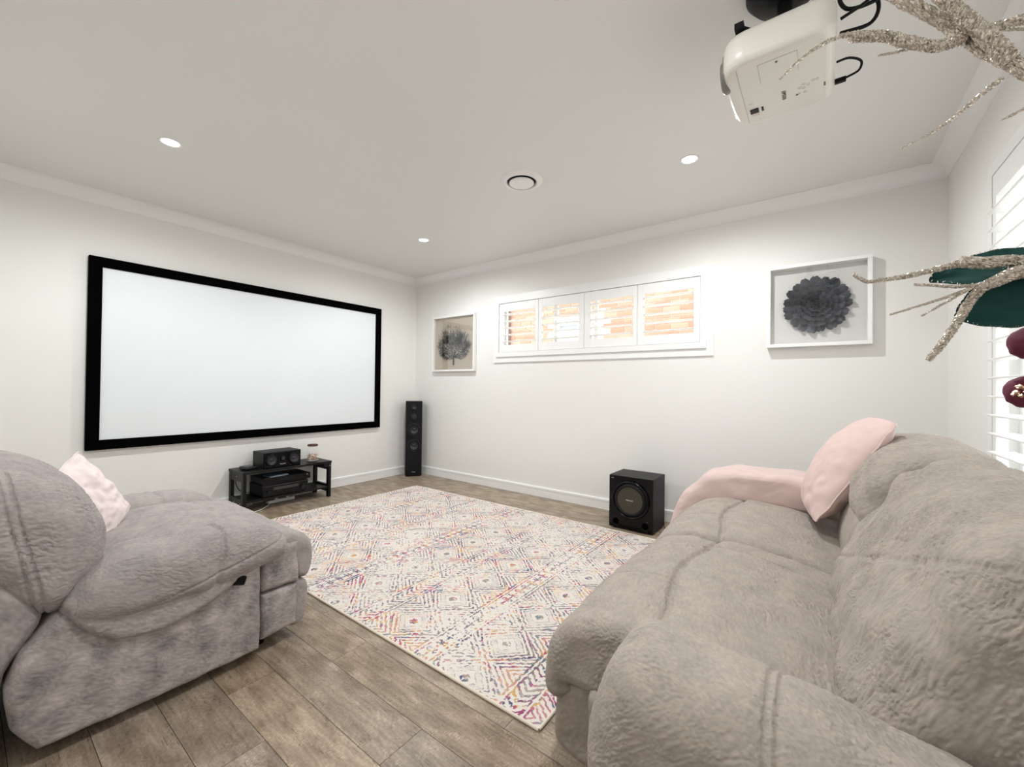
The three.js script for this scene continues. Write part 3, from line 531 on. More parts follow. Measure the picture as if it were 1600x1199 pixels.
{
  const [t, w, h] = artBox('framed_flower', 'white box frame with a large black layered flower on pale linen', 4.2467, 4.8792, 1.5325, 2.1628, 0.075, 0.026);
  part('backing', bx(-w + 0.02, 0.02, 0.004, w - 0.02, h - 0.02, 0.012), std('#d4d3cf', 0.85), t, 'pale grey linen backing');
  part('glass_front', bx(-w + 0.02, 0.02, 0.068, w - 0.02, h - 0.02, 0.070), M.glass, t);
  const petal = (() => { // spoon-shaped notched petal, root at the origin, pointing +y
    const nu = 8, nv = 8, pos = [], ix = [];
    for (let s = 0; s < 2; s++) for (let j = 0; j <= nv; j++) for (let i = 0; i <= nu; i++) {
      const u = i / nu * 2 - 1, v = j / nv, wd = 0.5 * Math.pow(Math.sin(Math.PI * (0.12 + 0.80 * v)), 0.6) * (0.5 + 0.5 * v);
      const notch = v > 0.7 ? -(v - 0.7) * 1.1 * Math.exp(-u * u * 12) : 0;
      pos.push(u * wd, v * (1 - 0.10 * u * u) + notch * 0.3, 0.10 * v + 0.34 * v * v * v - 0.34 * u * u * v + (s ? -0.03 : 0.0));
    }
    const N = (nu + 1) * (nv + 1);
    for (let s = 0; s < 2; s++) for (let j = 0; j < nv; j++) for (let i = 0; i < nu; i++) { const a = s * N + j * (nu + 1) + i, b = a + 1, c = a + nu + 2, d = a + nu + 1; s ? ix.push(a, c, b, a, d, c) : ix.push(a, b, c, a, c, d); }
    const g = new THREE.BufferGeometry(); g.setAttribute('position', new THREE.Float32BufferAttribute(pos, 3)); g.setIndex(ix); g.computeVertexNormals(); return g;
  })();
  const pm = ['#3c404b', '#474b57', '#30343e'].map(c => std(c, 0.75));
  part('flower_base', (() => { const g = lathe([[0, 0.036], [0.03, 0.034], [0.07, 0.026], [0.11, 0.016], [0.135, 0.0125]], 40); g.rotateX(Math.PI / 2); g.translate(0, h / 2, 0); return g; })(), std('#262932', 0.8), t);
  const rings = [[19, 0.122, 0.096, 0.014, 0.08], [16, 0.100, 0.080, 0.020, 0.25], [14, 0.078, 0.070, 0.027, 0.4], [12, 0.056, 0.060, 0.033, 0.55], [10, 0.037, 0.050, 0.038, 0.75], [8, 0.021, 0.040, 0.041, 0.95], [6, 0.009, 0.032, 0.043, 1.2], [5, 0.002, 0.026, 0.043, 1.45]];
  for (const [n, r0, len, z, tilt] of rings) for (let k = 0; k < n; k++) {
    const a = k / n * 6.283 + z * 90 + 0.12 * (rnd() - 0.5), m = part('petal', petal, pm[Math.floor(rnd() * 3)], t), q = len * (0.93 + 0.16 * rnd());
    m.position.set(r0 * Math.cos(a), h / 2 + r0 * Math.sin(a), z); m.rotation.order = 'ZXY'; m.rotation.set(tilt + 0.12, (rnd() - 0.5) * 0.25, a - Math.PI / 2); m.scale.set(q * (n > 15 ? 0.8 + 0.2 * rnd() : 0.95 + 0.3 * rnd()), q, q * 0.55);
  }
}

// ---------------------------------------------------------------- rug
{
  const x0 = 0.705, x1 = 3.815, z0 = 0.548, z1 = 2.652, TW = 2048, THh = 1386, sx = (x1 - x0) / TW, sz = (z1 - z0) / THh;
  const pal = [[48, 56, 92], [138, 40, 88], [178, 76, 88], [200, 152, 76], [192, 126, 100], [128, 114, 108], [84, 98, 112], [112, 58, 92], [118, 104, 104], [150, 130, 120]];
  const line = (d, w) => 1 - sstep(w * 0.6, w, Math.abs(d));
  const tex = dataTex(TW, THh, (px, py) => {
    const jx = 0.004 * n2(px * 0.05, py * 0.05) , x = x0 + px * sx + jx, z = z0 + py * sz + 0.004 * n2(px * 0.05 + 60, py * 0.05);
    const P = 0.485, c = Math.round((x - 2.46) / P), u = x - 2.46 - c * P, ed = P / 2 - Math.abs(u);
    const zp = 0.281, zo = c % 2 ? 0.14 : 0, k = Math.round((z - 2.335 + zo) / zp), v = z - 2.335 + zo - k * zp;
    let m = 0;
    const strip = 0.072, b = ((Math.round((x - 2.46 + P / 2) / P) % 2) + 2) % 2;
    if (ed < strip) { // bands between the diamond columns
      m = Math.max(m, line(ed - strip + 0.006, 0.007), line(ed - strip + 0.026, 0.006));
      const e2 = (u > 0 ? 1 : -1) * ed;
      if (b) { if (ed < 0.042) { const s = ((z + Math.abs(e2) * 0.9) / 0.034) % 1; m = Math.max(m, (s < 0.42 ? 1 : 0) * 0.95); } }
      else { if (ed < 0.04) { const s = (z / 0.062) % 1, q = Math.hypot((s - 0.5) * 0.062, ed - 0.018); m = Math.max(m, q < 0.016 && q > 0.006 ? 0.9 : 0); m = Math.max(m, line(ed, 0.007)); } }
    } else { // nested diamonds with hooked outlines, fill of short dashes between them
      const d = Math.abs(u) / 0.155 + Math.abs(v) / 0.145, dd = d * 5.2;
      if (d < 1.06) { const ring = dd % 1; if (dd > 1.6) m = ring < 0.46 ? 1 : 0; else m = Math.hypot(u, v) < 0.022 ? 0.9 : 0; if (dd > 2.1 && dd < 3.3) m = 0.12; }
      else { const s = ((Math.abs(u) * 0.75 + Math.abs(v)) / 0.027) % 1; m = s < 0.40 ? 0.85 : 0; }
    }
    // woven pixelation, wear and fading
    const cx = Math.floor(px / 5), cy = Math.floor(py / 5), cell = n2(cx * 0.83, cy * 0.83), dash = n2(px * 0.033 + 9, py * 0.05 + 3);
    const wear = 0.42 + 0.85 * n2(x * 1.9 + 4, z * 1.9) + 0.5 * n2(x * 6, z * 6 + 9);
    m *= sstep(-0.6, 0.0, cell * 0.65 + dash * 0.65 + wear * 0.55 - 0.3);
    m = Math.max(m, cell > 0.86 ? 0.4 : 0);
    const h1 = n2(x * 3.1 + 20, z * 3.1) + 0.5 * n2(x * 9 + 2, z * 9), idx = clamp(Math.floor((h1 * 0.5 + 0.5) * 9.99), 0, 9);
    const wob = n2(x * 7.3 + 77, z * 7.3), q = pal[wob > 0.35 ? (idx + 3) % 10 : idx];
    const g = n2(px * 0.9, py * 0.9) * 7 + n2(px * 0.23, py * 0.23) * 4, a = m * (0.78 + 0.2 * n2(x * 4, z * 4 + 50));
    return [lerp(228, q[0], a) + g, lerp(221, q[1], a) + g, lerp(213, q[2], a) + g];
  }, true, false);
  const pile = dataTex(512, 512, (x, y) => { const v = 128 + 70 * n2(x * 0.5, y * 0.5) + 50 * n2(x * 0.13, y * 0.13); return [v, v, v]; }, false); pile.repeat.set(6, 4);
  const t = thing('area_rug', 'large cream rug with a faded multicolour diamond pattern', 'rug', [(x0 + x1) / 2, 0, (z0 + z1) / 2]);
  const W = x1 - x0, Dp = z1 - z0, nx = 150, nz = 100, g = new THREE.PlaneGeometry(W - 0.012, Dp - 0.012, nx, nz); g.rotateX(-Math.PI / 2);
  const p = g.attributes.position; for (let i = 0; i < p.count; i++) p.setY(i, 0.0095 + 0.0012 * n2(p.getX(i) * 3, p.getZ(i) * 3) + 0.0006 * n2(p.getX(i) * 22, p.getZ(i) * 22));
  for (let i = 0; i < p.count; i++) g.attributes.uv.setXY(i, (p.getX(i) + W / 2) / W, (p.getZ(i) + Dp / 2) / Dp);
  g.computeVertexNormals();
  part('pile', g, std('#ffffff', 0.95, { map: tex, bumpMap: pile, bumpScale: 0.002 }), t);
  part('backing', bx(-W / 2 + 0.004, 0.0005, -Dp / 2 + 0.004, W / 2 - 0.004, 0.0075, Dp / 2 - 0.004), std('#cdbfae', 0.95), t);
  const edge = []; const e = 0.006, y = 0.0062;
  for (const [a, b] of [[[-W / 2 + e, -Dp / 2 + e], [W / 2 - e, -Dp / 2 + e]], [[W / 2 - e, -Dp / 2 + e], [W / 2 - e, Dp / 2 - e]], [[W / 2 - e, Dp / 2 - e], [-W / 2 + e, Dp / 2 - e]], [[-W / 2 + e, Dp / 2 - e], [-W / 2 + e, -Dp / 2 + e]]]) edge.push(tube([[a[0], y, a[1]], [(a[0] + b[0]) / 2, y, (a[1] + b[1]) / 2], [b[0], y, b[1]]], 0.0062, 60, 8));
  part('bound_edge', edge, std('#e6dccb', 0.9), t, 'cream bound edge');
}

// ---------------------------------------------------------------- upholstery
M.sofa = phys('#a69c93', 0.92, { vertexColors: true, sheen: 0.35, sheenRoughness: 0.5, sheenColor: H1('#e8e0d6') });
M.chair = phys('#a39b98', 0.92, { vertexColors: true, sheen: 0.35, sheenRoughness: 0.5, sheenColor: H1('#e6e2de') });
M.pink = phys('#dcc3be', 0.9, { sheen: 0.4, sheenRoughness: 0.5, sheenColor: H1('#fff0ee') });
M.blush = phys('#ecdedc', 0.9, { sheen: 0.3, sheenRoughness: 0.5, sheenColor: H1('#ffffff') });
M.pinkFleece = phys('#d8c1bc', 0.92, { vertexColors: true, sheen: 0.4, sheenRoughness: 0.5, sheenColor: H1('#fff0ee') });
// sofa along the right wall, facing the screen (-x)
{
  const B = [4.55, 0, 1.95], s = thing('recliner_sofa', 'long grey brown plush recliner sofa under the right window', 'sofa', B);
  const add = (name, f, lo, hi, h, o = {}) => soft(name, f, lo, hi, h, o.mat || M.sofa, s, { base: B, ...o });
  add('base', rboxF(4.06, 0.05, 0.80, 5.14, 0.34, 2.80, 0.03), [4.0, 0.02, 0.76], [5.18, 0.38, 2.84], 0.014, { amp: 0.001 });
  for (const [x, z] of [[4.15, 0.95], [5.0, 0.95], [4.15, 2.95], [5.0, 2.95]]) { const g = new THREE.CylinderGeometry(0.03, 0.025, 0.07, 20); g.translate(x - B[0], 0.035, z - B[2]); part('foot', g, M.rubber, s); }
  const seatP = polyField([[4.86, 0.28], [4.86, 0.44], [4.70, 0.475], [4.48, 0.525], [4.30, 0.545], [4.21, 0.532], [4.12, 0.535], [4.00, 0.50], [3.92, 0.42], [3.895, 0.33], [3.90, 0.255], [3.945, 0.235], [3.985, 0.27], [4.05, 0.30]]);
  for (const [a, b, zs] of [[1.83, 2.775, 1.99], [0.96, 1.835, 1.12]]) {
    const f0 = pad(seatP, a, b, 0.05, 0.018);
    add('seat_cushion', (x, y, z) => f0(x, y, z) + seam(x - 0.025 * Math.cos((z - a) * 7), 4.21, 0.013, 0.011) + (x > 4.2 ? seam(z - 0.03 * (x - 4.2), zs, 0.006, 0.005) : 0) + (x < 4.2 ? seam(z, (a + b) / 2 + 0.1, 0.005, 0.006) : 0), [3.83, 0.18, a - 0.05], [4.92, 0.62, b + 0.05], a > 1.5 ? 0.0036 : 0.005, { dir: [0.25, 0, 1], lump: 0.005 });
    const fp = pad(polyField([[4.06, 0.07], [4.06, 0.29], [3.965, 0.29], [3.93, 0.26], [3.92, 0.17], [3.935, 0.085]]), a + 0.02, b - 0.03, 0.03);
    add('footrest', fp, [3.86, 0.03, a - 0.03], [4.12, 0.34, b + 0.03], 0.0075, { dir: [0, 0, 1] });
  }
  // arms
  const armP = polyField([[4.26, 0.10], [4.19, 0.25], [4.165, 0.40], [4.185, 0.52], [4.23, 0.61], [4.30, 0.65], [4.42, 0.65], [4.60, 0.63], [4.80, 0.59], [5.08, 0.55], [5.14, 0.3], [5.12, 0.08]]);
  const a0 = pad(armP, 2.80, 3.09, 0.115, 0.0), ear = capF([4.275, 0.618, 2.885], [4.30, 0.622, 2.93], 0.03, 0.03);
  add('armrest', (x, y, z) => smin(a0(x, y, z), ear(x, y, z), 0.04) + seam(x - 0.06 * (0.65 - y), 4.515, 0.006, 0.0045) + seam(x - 0.06 * (0.65 - y), 4.533, 0.006, 0.0045), [4.06, 0.03, 2.72], [5.2, 0.73, 3.16], 0.0031, { dir: [0.75, 0.6, 0.15], wl: 0.0082, amp: 0.0023, tone: 0.16 });
  const a1 = pad(armP, 0.70, 0.955, 0.09, 0.0);
  add('armrest', (x, y, z) => a1(x + 0.02, y + 0.07, z), [4.02, 0.0, 0.64], [5.2, 0.70, 1.02], 0.012);
  // backs: lumbar and head pads
  const lumP = polyField([[4.74, 0.42], [4.685, 0.50], [4.695, 0.62], [4.75, 0.74], [4.9, 0.80], [5.12, 0.7], [5.15, 0.38], [4.95, 0.34]]);
  const headP = polyField([[4.78, 0.635], [4.72, 0.70], [4.725, 0.79], [4.77, 0.89], [4.85, 0.962], [4.95, 0.985], [5.06, 0.962], [5.14, 0.87], [5.17, 0.70], [5.0, 0.60]]);
  { const f1 = pad(lumP, 0.965, 1.82, 0.08, 0.02); add('lumbar_cushion', f1, [4.56, 0.28, 0.9], [5.24, 0.92, 1.9], 0.008, { dir: [0, 1, 0.3] });
    const f2 = pad(headP, 0.955, 1.84, 0.10, 0.025); add('head_cushion', f2, [4.6, 0.5, 0.88], [5.25, 1.1, 1.92], 0.005, { dir: [0.5, 0.5, 1], amp: 0.0016, lump: 0.007, wl: 0.011, fold: 0.0035 }); }
  { const near = polyField([[4.71, 0.40], [4.64, 0.48], [4.655, 0.58], [4.705, 0.69], [4.765, 0.80], [4.825, 0.90], [4.91, 0.955], [5.02, 0.96], [5.12, 0.89], [5.17, 0.7], [5.17, 0.4], [4.95, 0.34]]);
    const f = pad(near, 1.83, 2.84, 0.09, 0.02); add('back_cushion', (x, y, z) => f(x, y, z) + seam(y - 0.35 * (z - 2.3), 0.72, 0.004, 0.009) + 0.007 * Math.sin((z * 0.8 + y * 0.5) * 26 + 4 * n3(x * 3, y * 3, z * 3)) * sstep(0.62, 0.9, y) * sstep(2.5, 2.0, z), [4.54, 0.28, 1.74], [5.24, 1.06, 2.92], 0.0034, { dir: [0.35, 1, 0.0], wl: 0.0088, amp: 0.0026, lump: 0.010, fold: 0.0028, tone: 0.16 }); }
}
// armchair facing the high window (-z); outlines are in (z, y), carried along x
{
  const B = [2.13, 0, 3.4], s = thing('recliner_armchair', 'grey plush recliner armchair at the left edge of the rug', 'armchair', B);
  const add = (name, f, lo, hi, h, o = {}) => soft(name, (x, y, z) => f(z, y, x), lo, hi, h, o.mat || M.chair, s, { base: B, tone: 0.18, ...o });
  for (const [x, z] of [[1.75, 3.02], [2.5, 3.02], [1.75, 3.68], [2.5, 3.68]]) { const g = new THREE.CylinderGeometry(0.028, 0.024, 0.06, 20); g.translate(x - B[0], 0.03, z - B[2]); part('foot', g, M.rubber, s); }
  const sideP = polyField([[3.068, 0.045], [3.068, 0.25], [3.07, 0.45], [3.3, 0.48], [3.56, 0.48], [3.67, 0.44], [3.745, 0.36], [3.775, 0.26], [3.762, 0.14], [3.71, 0.045], [3.4, 0.042], [3.2, 0.042]], 1);
  const armP = polyField([[3.655, 0.455], [3.62, 0.545], [3.53, 0.592], [3.38, 0.597], [3.22, 0.60], [3.08, 0.585], [2.995, 0.54], [2.965, 0.485], [2.99, 0.435], [3.10, 0.40], [3.30, 0.37], [3.50, 0.375], [3.61, 0.40]]);
  const skirtP = polyField([[3.66, 0.48], [3.58, 0.34], [3.47, 0.295], [3.33, 0.305], [3.2, 0.36], [3.14, 0.45], [3.3, 0.52], [3.55, 0.52]]);
  for (const [side, a, b, pa, pb] of [['near', 2.38, 2.645, 2.41, 2.70], ['far', 1.615, 1.88, 1.56, 1.85]]) {
    const near = side === 'near', h = near ? 0.0037 : 0.011;
    add('side_panel', pad(sideP, a, b, 0.022, 0.004), [a - 0.04, 0.0, 3.0], [b + 0.04, 0.54, 3.84], h + 0.0006, { dir: [0.1, 0.5, 1], amp: 0.0006, tone: 0.34, lump: 0.003, fold: 0.0006, patch: 1.8 });
    add('arm_skirt', pad(skirtP, near ? 2.42 : 1.6, near ? 2.672 : 1.84, 0.03), [near ? 2.34 : 1.5, 0.25, 3.05], [near ? 2.74 : 1.9, 0.57, 3.75], h + 0.001, { dir: [0, 0.2, 1], tone: 0.24 });
    const f = pad(armP, pa, pb, 0.085, 0.006);
    add('armrest', (z, y, x) => f(z, y, x) + seam(z + 0.15 * (y - 0.5), 3.235, 0.011, 0.010) + (Math.abs(x - 2.13) > 0.5 ? seam(y + 0.27 * (z - 3.42), 0.405, 0.006, 0.005) * sstep(3.5, 3.42, z) : 0), [pa - 0.07, 0.3, 2.88], [pb + 0.07, 0.68, 3.75], h, { dir: [0.25, 0.35, 1], wl: 0.0085, amp: 0.0021, tone: 0.17, fold: 0.002 });
    const ua = near ? 2.36 : 1.63, ub = near ? 2.628 : 1.88;
    add('front_block', pad(polyField([[3.06, 0.275], [3.06, 0.47], [2.90, 0.47], [2.895, 0.275]], 1), ua, ub, 0.025), [ua - 0.03, 0.22, 2.84], [ub + 0.03, 0.52, 3.12], h + 0.001, { amp: 0.0006, tone: 0.34, fold: 0.0006, patch: 1.8 });
    add('front_block', pad(polyField([[3.06, 0.065], [3.06, 0.268], [2.90, 0.268], [2.90, 0.08]], 1), ua, ub, 0.025), [ua - 0.03, 0.02, 2.84], [ub + 0.03, 0.32, 3.12], h + 0.001, { amp: 0.0006, tone: 0.34, fold: 0.0006, patch: 1.8 });
  }
  add('base', rboxF(3.0, 0.06, 1.85, 3.70, 0.32, 2.4, 0.02), [1.82, 0.03, 2.96], [2.43, 0.36, 3.75], 0.015, { amp: 0.0008 });
  const roll = polyField([[3.06, 0.43], [3.06, 0.52], [2.93, 0.515], [2.85, 0.47], [2.82, 0.40], [2.825, 0.31], [2.86, 0.275], [2.905, 0.30], [2.92, 0.38], [2.95, 0.43]]);
  { const f = pad(roll, 1.66, 2.618, 0.035); add('front_roll', f, [1.6, 0.22, 2.76], [2.68, 0.58, 3.12], 0.007, { dir: [1, 0, 0] }); }
  add('footrest', pad(polyField([[2.92, 0.07], [2.92, 0.27], [2.865, 0.268], [2.838, 0.23], [2.838, 0.12], [2.86, 0.07]]), 1.66, 2.605, 0.03), [1.6, 0.02, 2.78], [2.66, 0.32, 2.98], 0.008, { dir: [1, 0, 0] });
  const seatP = polyField([[3.62, 0.34], [3.64, 0.50], [3.48, 0.55], [3.28, 0.575], [3.08, 0.555], [2.93, 0.505], [2.885, 0.43], [2.95, 0.38], [3.2, 0.34]]);
  { const f = pad(seatP, 1.82, 2.46, 0.05, 0.02); add('seat_cushion', (z, y, x) => f(z, y, x) + seam(x, 2.14, 0.006, 0.008) + seam(z, 3.12, 0.009, 0.012), [1.76, 0.28, 2.8], [2.54, 0.64, 3.72], 0.0085, { dir: [0.3, 0, 1] }); }
  const headP = polyField([[3.668, 0.455], [3.595, 0.52], [3.558, 0.61], [3.565, 0.71], [3.61, 0.80], [3.69, 0.87], [3.80, 0.915], [3.93, 0.915], [4.02, 0.86], [4.0, 0.76], [3.90, 0.68], [3.80, 0.58], [3.73, 0.475]]);
  { const f = pad(headP, 1.76, 2.655, 0.10, 0.02); add('back_cushion', (z, y, x) => f(z, y, x) + (Math.abs(x - 2.2) > 0.36 ? seam(z - 0.19 * (y - 0.46), 3.695, 0.007, 0.0045) + seam(z - 0.19 * (y - 0.46), 3.717, 0.007, 0.0045) : 0), [1.68, 0.4, 3.48], [2.74, 1.02, 4.12], 0.0036, { dir: [0.2, 0.05, 1], wl: 0.0095, amp: 0.0030, tone: 0.17, fold: 0.0034 }); }
  { const shell = polyField([[3.80, 0.12], [3.775, 0.30], [3.70, 0.45], [3.78, 0.60], [3.92, 0.72], [4.04, 0.74], [4.08, 0.4], [4.02, 0.12], [3.9, 0.09]]); add('back_shell', pad(shell, 1.72, 2.62, 0.05), [1.66, 0.04, 3.58], [2.7, 0.8, 4.14], 0.0075, { dir: [0, 1, 0.3], tone: 0.3, amp: 0.0012 }); }
  { const g = rbx(-0.006, -0.018, -0.042, 0.008, 0.018, 0.042, 0.01, 3); g.rotateX(-0.3); g.translate(2.652 - B[0], 0.385, 3.175 - B[2]); part('recline_lever', g, M.black, s, 'black recliner lever'); }
}
// pink cushions and throw
function place(o, pos, xAxis, yAxis) { // orient local x and y
  const X = V(...xAxis).normalize(), Y = V(...yAxis); Y.addScaledVector(X, -Y.dot(X)).normalize(); const Z = new THREE.Vector3().crossVectors(X, Y);
  o.quaternion.setFromRotationMatrix(new THREE.Matrix4().makeBasis(X, Y, Z)); o.position.set(...pos);
}
{
  const a = thing('scatter_cushion', 'pale blush cushion leaning on the back of the armchair', 'cushion'); part('cover', cushionGeo(0.36, 0.36, 0.13, 3), M.blush, a); part('piping', cushionPiping(0.36, 0.36, 0.003, 3), M.blush, a);
  place(a, [2.15, 0.672, 3.555], [0.62, -0.44, 0.42], [0.24, 0.80, 0.54]);
  const b = thing('scatter_cushion', 'pink cushion with piped edge leaning on the sofa back', 'cushion'); part('cover', cushionGeo(0.46, 0.56, 0.23, 11), M.pink, b); part('piping', cushionPiping(0.46, 0.56, 0.004, 11), M.pink, b);
  place(b, [4.685, 0.825, 1.24], [0.14, 0, 1], [0.52, 0.86, 0]);
  const th = thing('throw_blanket', 'thick pink throw draped over the far arm of the sofa', 'throw', [4.1, 0, 0.86]);
  const path = [[4.56, 0.60], [4.40, 0.605], [4.18, 0.605], [4.05, 0.57], [3.95, 0.47], [3.87, 0.34], [3.81, 0.23]];
  const dist = (x, y) => { let d = 9; for (let i = 0; i + 1 < path.length; i++) { const [ax, ay] = path[i], [bx_, by] = path[i + 1], ex = bx_ - ax, ey = by - ay, t = clamp(((x - ax) * ex + (y - ay) * ey) / (ex * ex + ey * ey)); d = Math.min(d, Math.hypot(x - ax - ex * t, y - ay - ey * t)); } return d; };
  const f = pad((x, y) => dist(x, y) - lerp(0.10, 0.055, sstep(0.55, 0.25, y)), 0.70, 1.05, 0.05);
  soft('fleece', f, [3.68, 0.1, 0.62], [4.72, 0.76, 1.12], 0.0095, M.pinkFleece, th, { base: [4.1, 0, 0.86], dir: [1, 0.4, 0.2], wl: 0.06, amp: 0.0022, lump: 0.006, tone: 0.03, fold: 0.003 });
}

// ---------------------------------------------------------------- ceiling projector
{
  const X0 = 4.30, X1 = 4.63, Z0 = 1.835, Z1 = 2.27, Y0 = 2.335, hgt = 0.12, c = [(X0 + X1) / 2, Y0, (Z0 + Z1) / 2];
  const t = thing('projector', 'white projector hung upside down from the ceiling', 'projector', c);
  const w = (X1 - X0) / 2, d = (Z1 - Z0) / 2, sh = new THREE.Shape(), r = 0.05, b = 0.03;
  const a0 = w - b, d0 = d - b;
  sh.moveTo(-a0, -d0 + r); sh.quadraticCurveTo(-a0 - 0.012, 0, -a0, d0 - r); sh.quadraticCurveTo(-a0, d0, -a0 + r, d0); sh.lineTo(a0 - r * 0.6, d0); sh.quadraticCurveTo(a0, d0, a0, d0 - r * 0.6); sh.lineTo(a0, -d0 + r * 0.6); sh.quadraticCurveTo(a0, -d0, a0 - r * 0.6, -d0); sh.lineTo(-a0 + r, -d0); sh.quadraticCurveTo(-a0, -d0, -a0, -d0 + r);
  const white = phys('#dedbd2', 0.35, { clearcoat: 0.2 }), g = new THREE.ExtrudeGeometry(sh, { depth: hgt - 0.07, bevelEnabled: true, bevelSize: b, bevelThickness: 0.035, bevelSegments: 8, curveSegments: 16 });
  g.rotateX(Math.PI / 2); g.translate(0, hgt - 0.035, 0);   // shape (x, y) to plan (x, z); extrusion runs down
  part('body', toCreasedNormals(g, 0.6), white, t);
  // front fascia with the recessed lens
  const lens = new THREE.Group(); lens.name = 'lens'; lens.position.set(-w - 0.004, hgt * 0.5, 0.075); t.add(lens);
  const lz = q => { q.rotateZ(Math.PI / 2); return q; };
  part('lens_ring', lz(lathe([[0.036, 0], [0.038, 0.010], [0.050, 0.012], [0.056, 0.004], [0.056, -0.02]], 40)), std('#77756f', 0.4), lens);
  part('lens_glass', lz(lathe([[0, 0.006], [0.02, 0.004], [0.037, -0.002]], 32)), phys('#0a0a10', 0.05, { clearcoat: 1 }), lens);
  part('fascia', (() => { const q = rbx(-w - 0.004, 0.022, -d + 0.05, -w + 0.02, hgt - 0.025, d - 0.06, 0.01, 3); return q; })(), std('#8c8981', 0.45), t);
  // underside details: lamp door, keypad, lens shift dials, printing
  const ln = std('#a9a69e', 0.6), yb = -0.0004, dark = std('#55534e', 0.6), seamLine = (x0, z0, x1, z1, k = 0.0012) => part('panel_gap', bx(Math.min(x0, x1) - k / 2, yb - 0.0004, Math.min(z0, z1) - k / 2, Math.max(x0, x1) + k / 2, yb + 0.0006, Math.max(z0, z1) + k / 2), ln, t);
  seamLine(-w + 0.045, -d + 0.04, -w + 0.045, d - 0.04);
  seamLine(-0.055, 0.165, 0.06, 0.165); seamLine(-0.055, 0.06, -0.055, 0.165); seamLine(0.06, 0.06, 0.06, 0.165);
  { const s = new THREE.CylinderGeometry(0.004, 0.004, 0.002, 16); s.translate(0.0, yb, 0.148); part('door_screw', s, dark, t); }
  { const k = part('lens_shift_dial', rbx(-w + 0.057, yb - 0.002, -0.118, -w + 0.087, 0.002, -0.085, 0.003), M.gloss, t); part('dial_ramp', bx(-w + 0.060, yb - 0.0006, -0.138, -w + 0.088, 0.001, -0.1185), std('#cfcac0', 0.5), k); part('dial_slot', bx(-w + 0.097, yb - 0.002, -0.115, -w + 0.104, 0.002, -0.088), M.gloss, t); }
  const print = (str, size, x, z) => { const q = text(str, size, 0.0004); q.rotateX(Math.PI / 2); q.rotateY(Math.PI / 2); q.translate(x, yb - 0.0006, z); part('lettering', q, dark, t); };
  print('EPSON', 0.013, 0.01, -0.062);
  print('H', 0.004, -w + 0.062, -0.045); print('- - -', 0.005, -w + 0.07, -0.045); print('- - -', 0.005, -w + 0.085, -0.165);
  print('HOME', 0.006, 0.135, -0.075); for (const [x, z] of [[0.06, -0.05], [0.072, -0.035], [0.085, -0.045], [0.072, -0.058], [0.1, -0.03], [0.112, -0.03], [0.055, -0.085], [0.075, -0.085]]) { const q = lathe([[0.0042, 0.0006], [0.0052, -0.0006], [0.0058, 0.0006]], 20); q.translate(x, yb, z); part('key', q, ln, t); }
  { const q = new THREE.CylinderGeometry(0.004, 0.004, 0.002, 16); q.translate(0.05, yb, -0.088); part('sensor', q, dark, t); }
  const m = thing('projector_mount', 'black ceiling mount holding the projector', 'bracket', [4.48, H, 2.07]);
  part('ceiling_plate', lathe([[0, -0.075], [0.05, -0.072], [0.10, -0.05], [0.125, -0.015], [0.125, 0]], 48), M.black, m);
  { const q = new THREE.CylinderGeometry(0.024, 0.024, 0.16, 24); q.translate(0, -0.11, 0); part('pole', q, M.black, m); }
  part('spider', lathe([[0, -0.242], [0.10, -0.242], [0.11, -0.23], [0.09, -0.20], [0.04, -0.185], [0, -0.184]], 40), M.black, m);
  for (const [x, z] of [[-0.12, 0.19], [0.1, 0.15], [-0.12, -0.14], [0.1, -0.14]]) part('arm', [tube([[0, -0.225, 0], [x * 0.6, -0.226, z * 0.6], [x, -0.236, z]], 0.008, 12), bx(x - 0.014, -0.246, z - 0.014, x + 0.014, -0.226, z + 0.014)], M.black, m);
  const cab = (lab, pts, r) => { const q = thing('projector_cable', lab, 'cable', pts[0]); part('cable', tube(pts.map(p => p.map((v, i) => v - pts[0][i])), r, 90, 8), M.black, q); return q; };
  cab('thick black cables coiled behind the projector under the ceiling', [[4.64, 2.40, 2.12], [4.72, 2.41, 2.10], [4.74, 2.48, 2.08], [4.70, 2.54, 2.10], [4.64, 2.52, 2.13], [4.66, 2.45, 2.15], [4.74, 2.46, 2.13], [4.75, 2.53, 2.10], [4.69, 2.57, 2.08], [4.65, 2.58, 2.06], [4.645, 2.64, 2.06], [4.645, 2.695, 2.06]], 0.006);
  cab('second black cable looped at the back corner of the projector', [[4.64, 2.42, 2.16], [4.71, 2.44, 2.17], [4.735, 2.50, 2.15], [4.69, 2.54, 2.15], [4.655, 2.56, 2.14], [4.645, 2.62, 2.14], [4.64, 2.695, 2.14]], 0.005);
  { const q = cab('black plug lead bent at the back of the projector', [[4.634, 2.36, 1.92], [4.67, 2.365, 1.92], [4.70, 2.37, 1.93], [4.705, 2.385, 1.95], [4.67, 2.395, 1.98], [4.634, 2.39, 1.99]], 0.004); const g = rbx(-0.004, -0.008, -0.008, 0.03, 0.008, 0.008, 0.003); part('plug', g, M.black, q); }
}
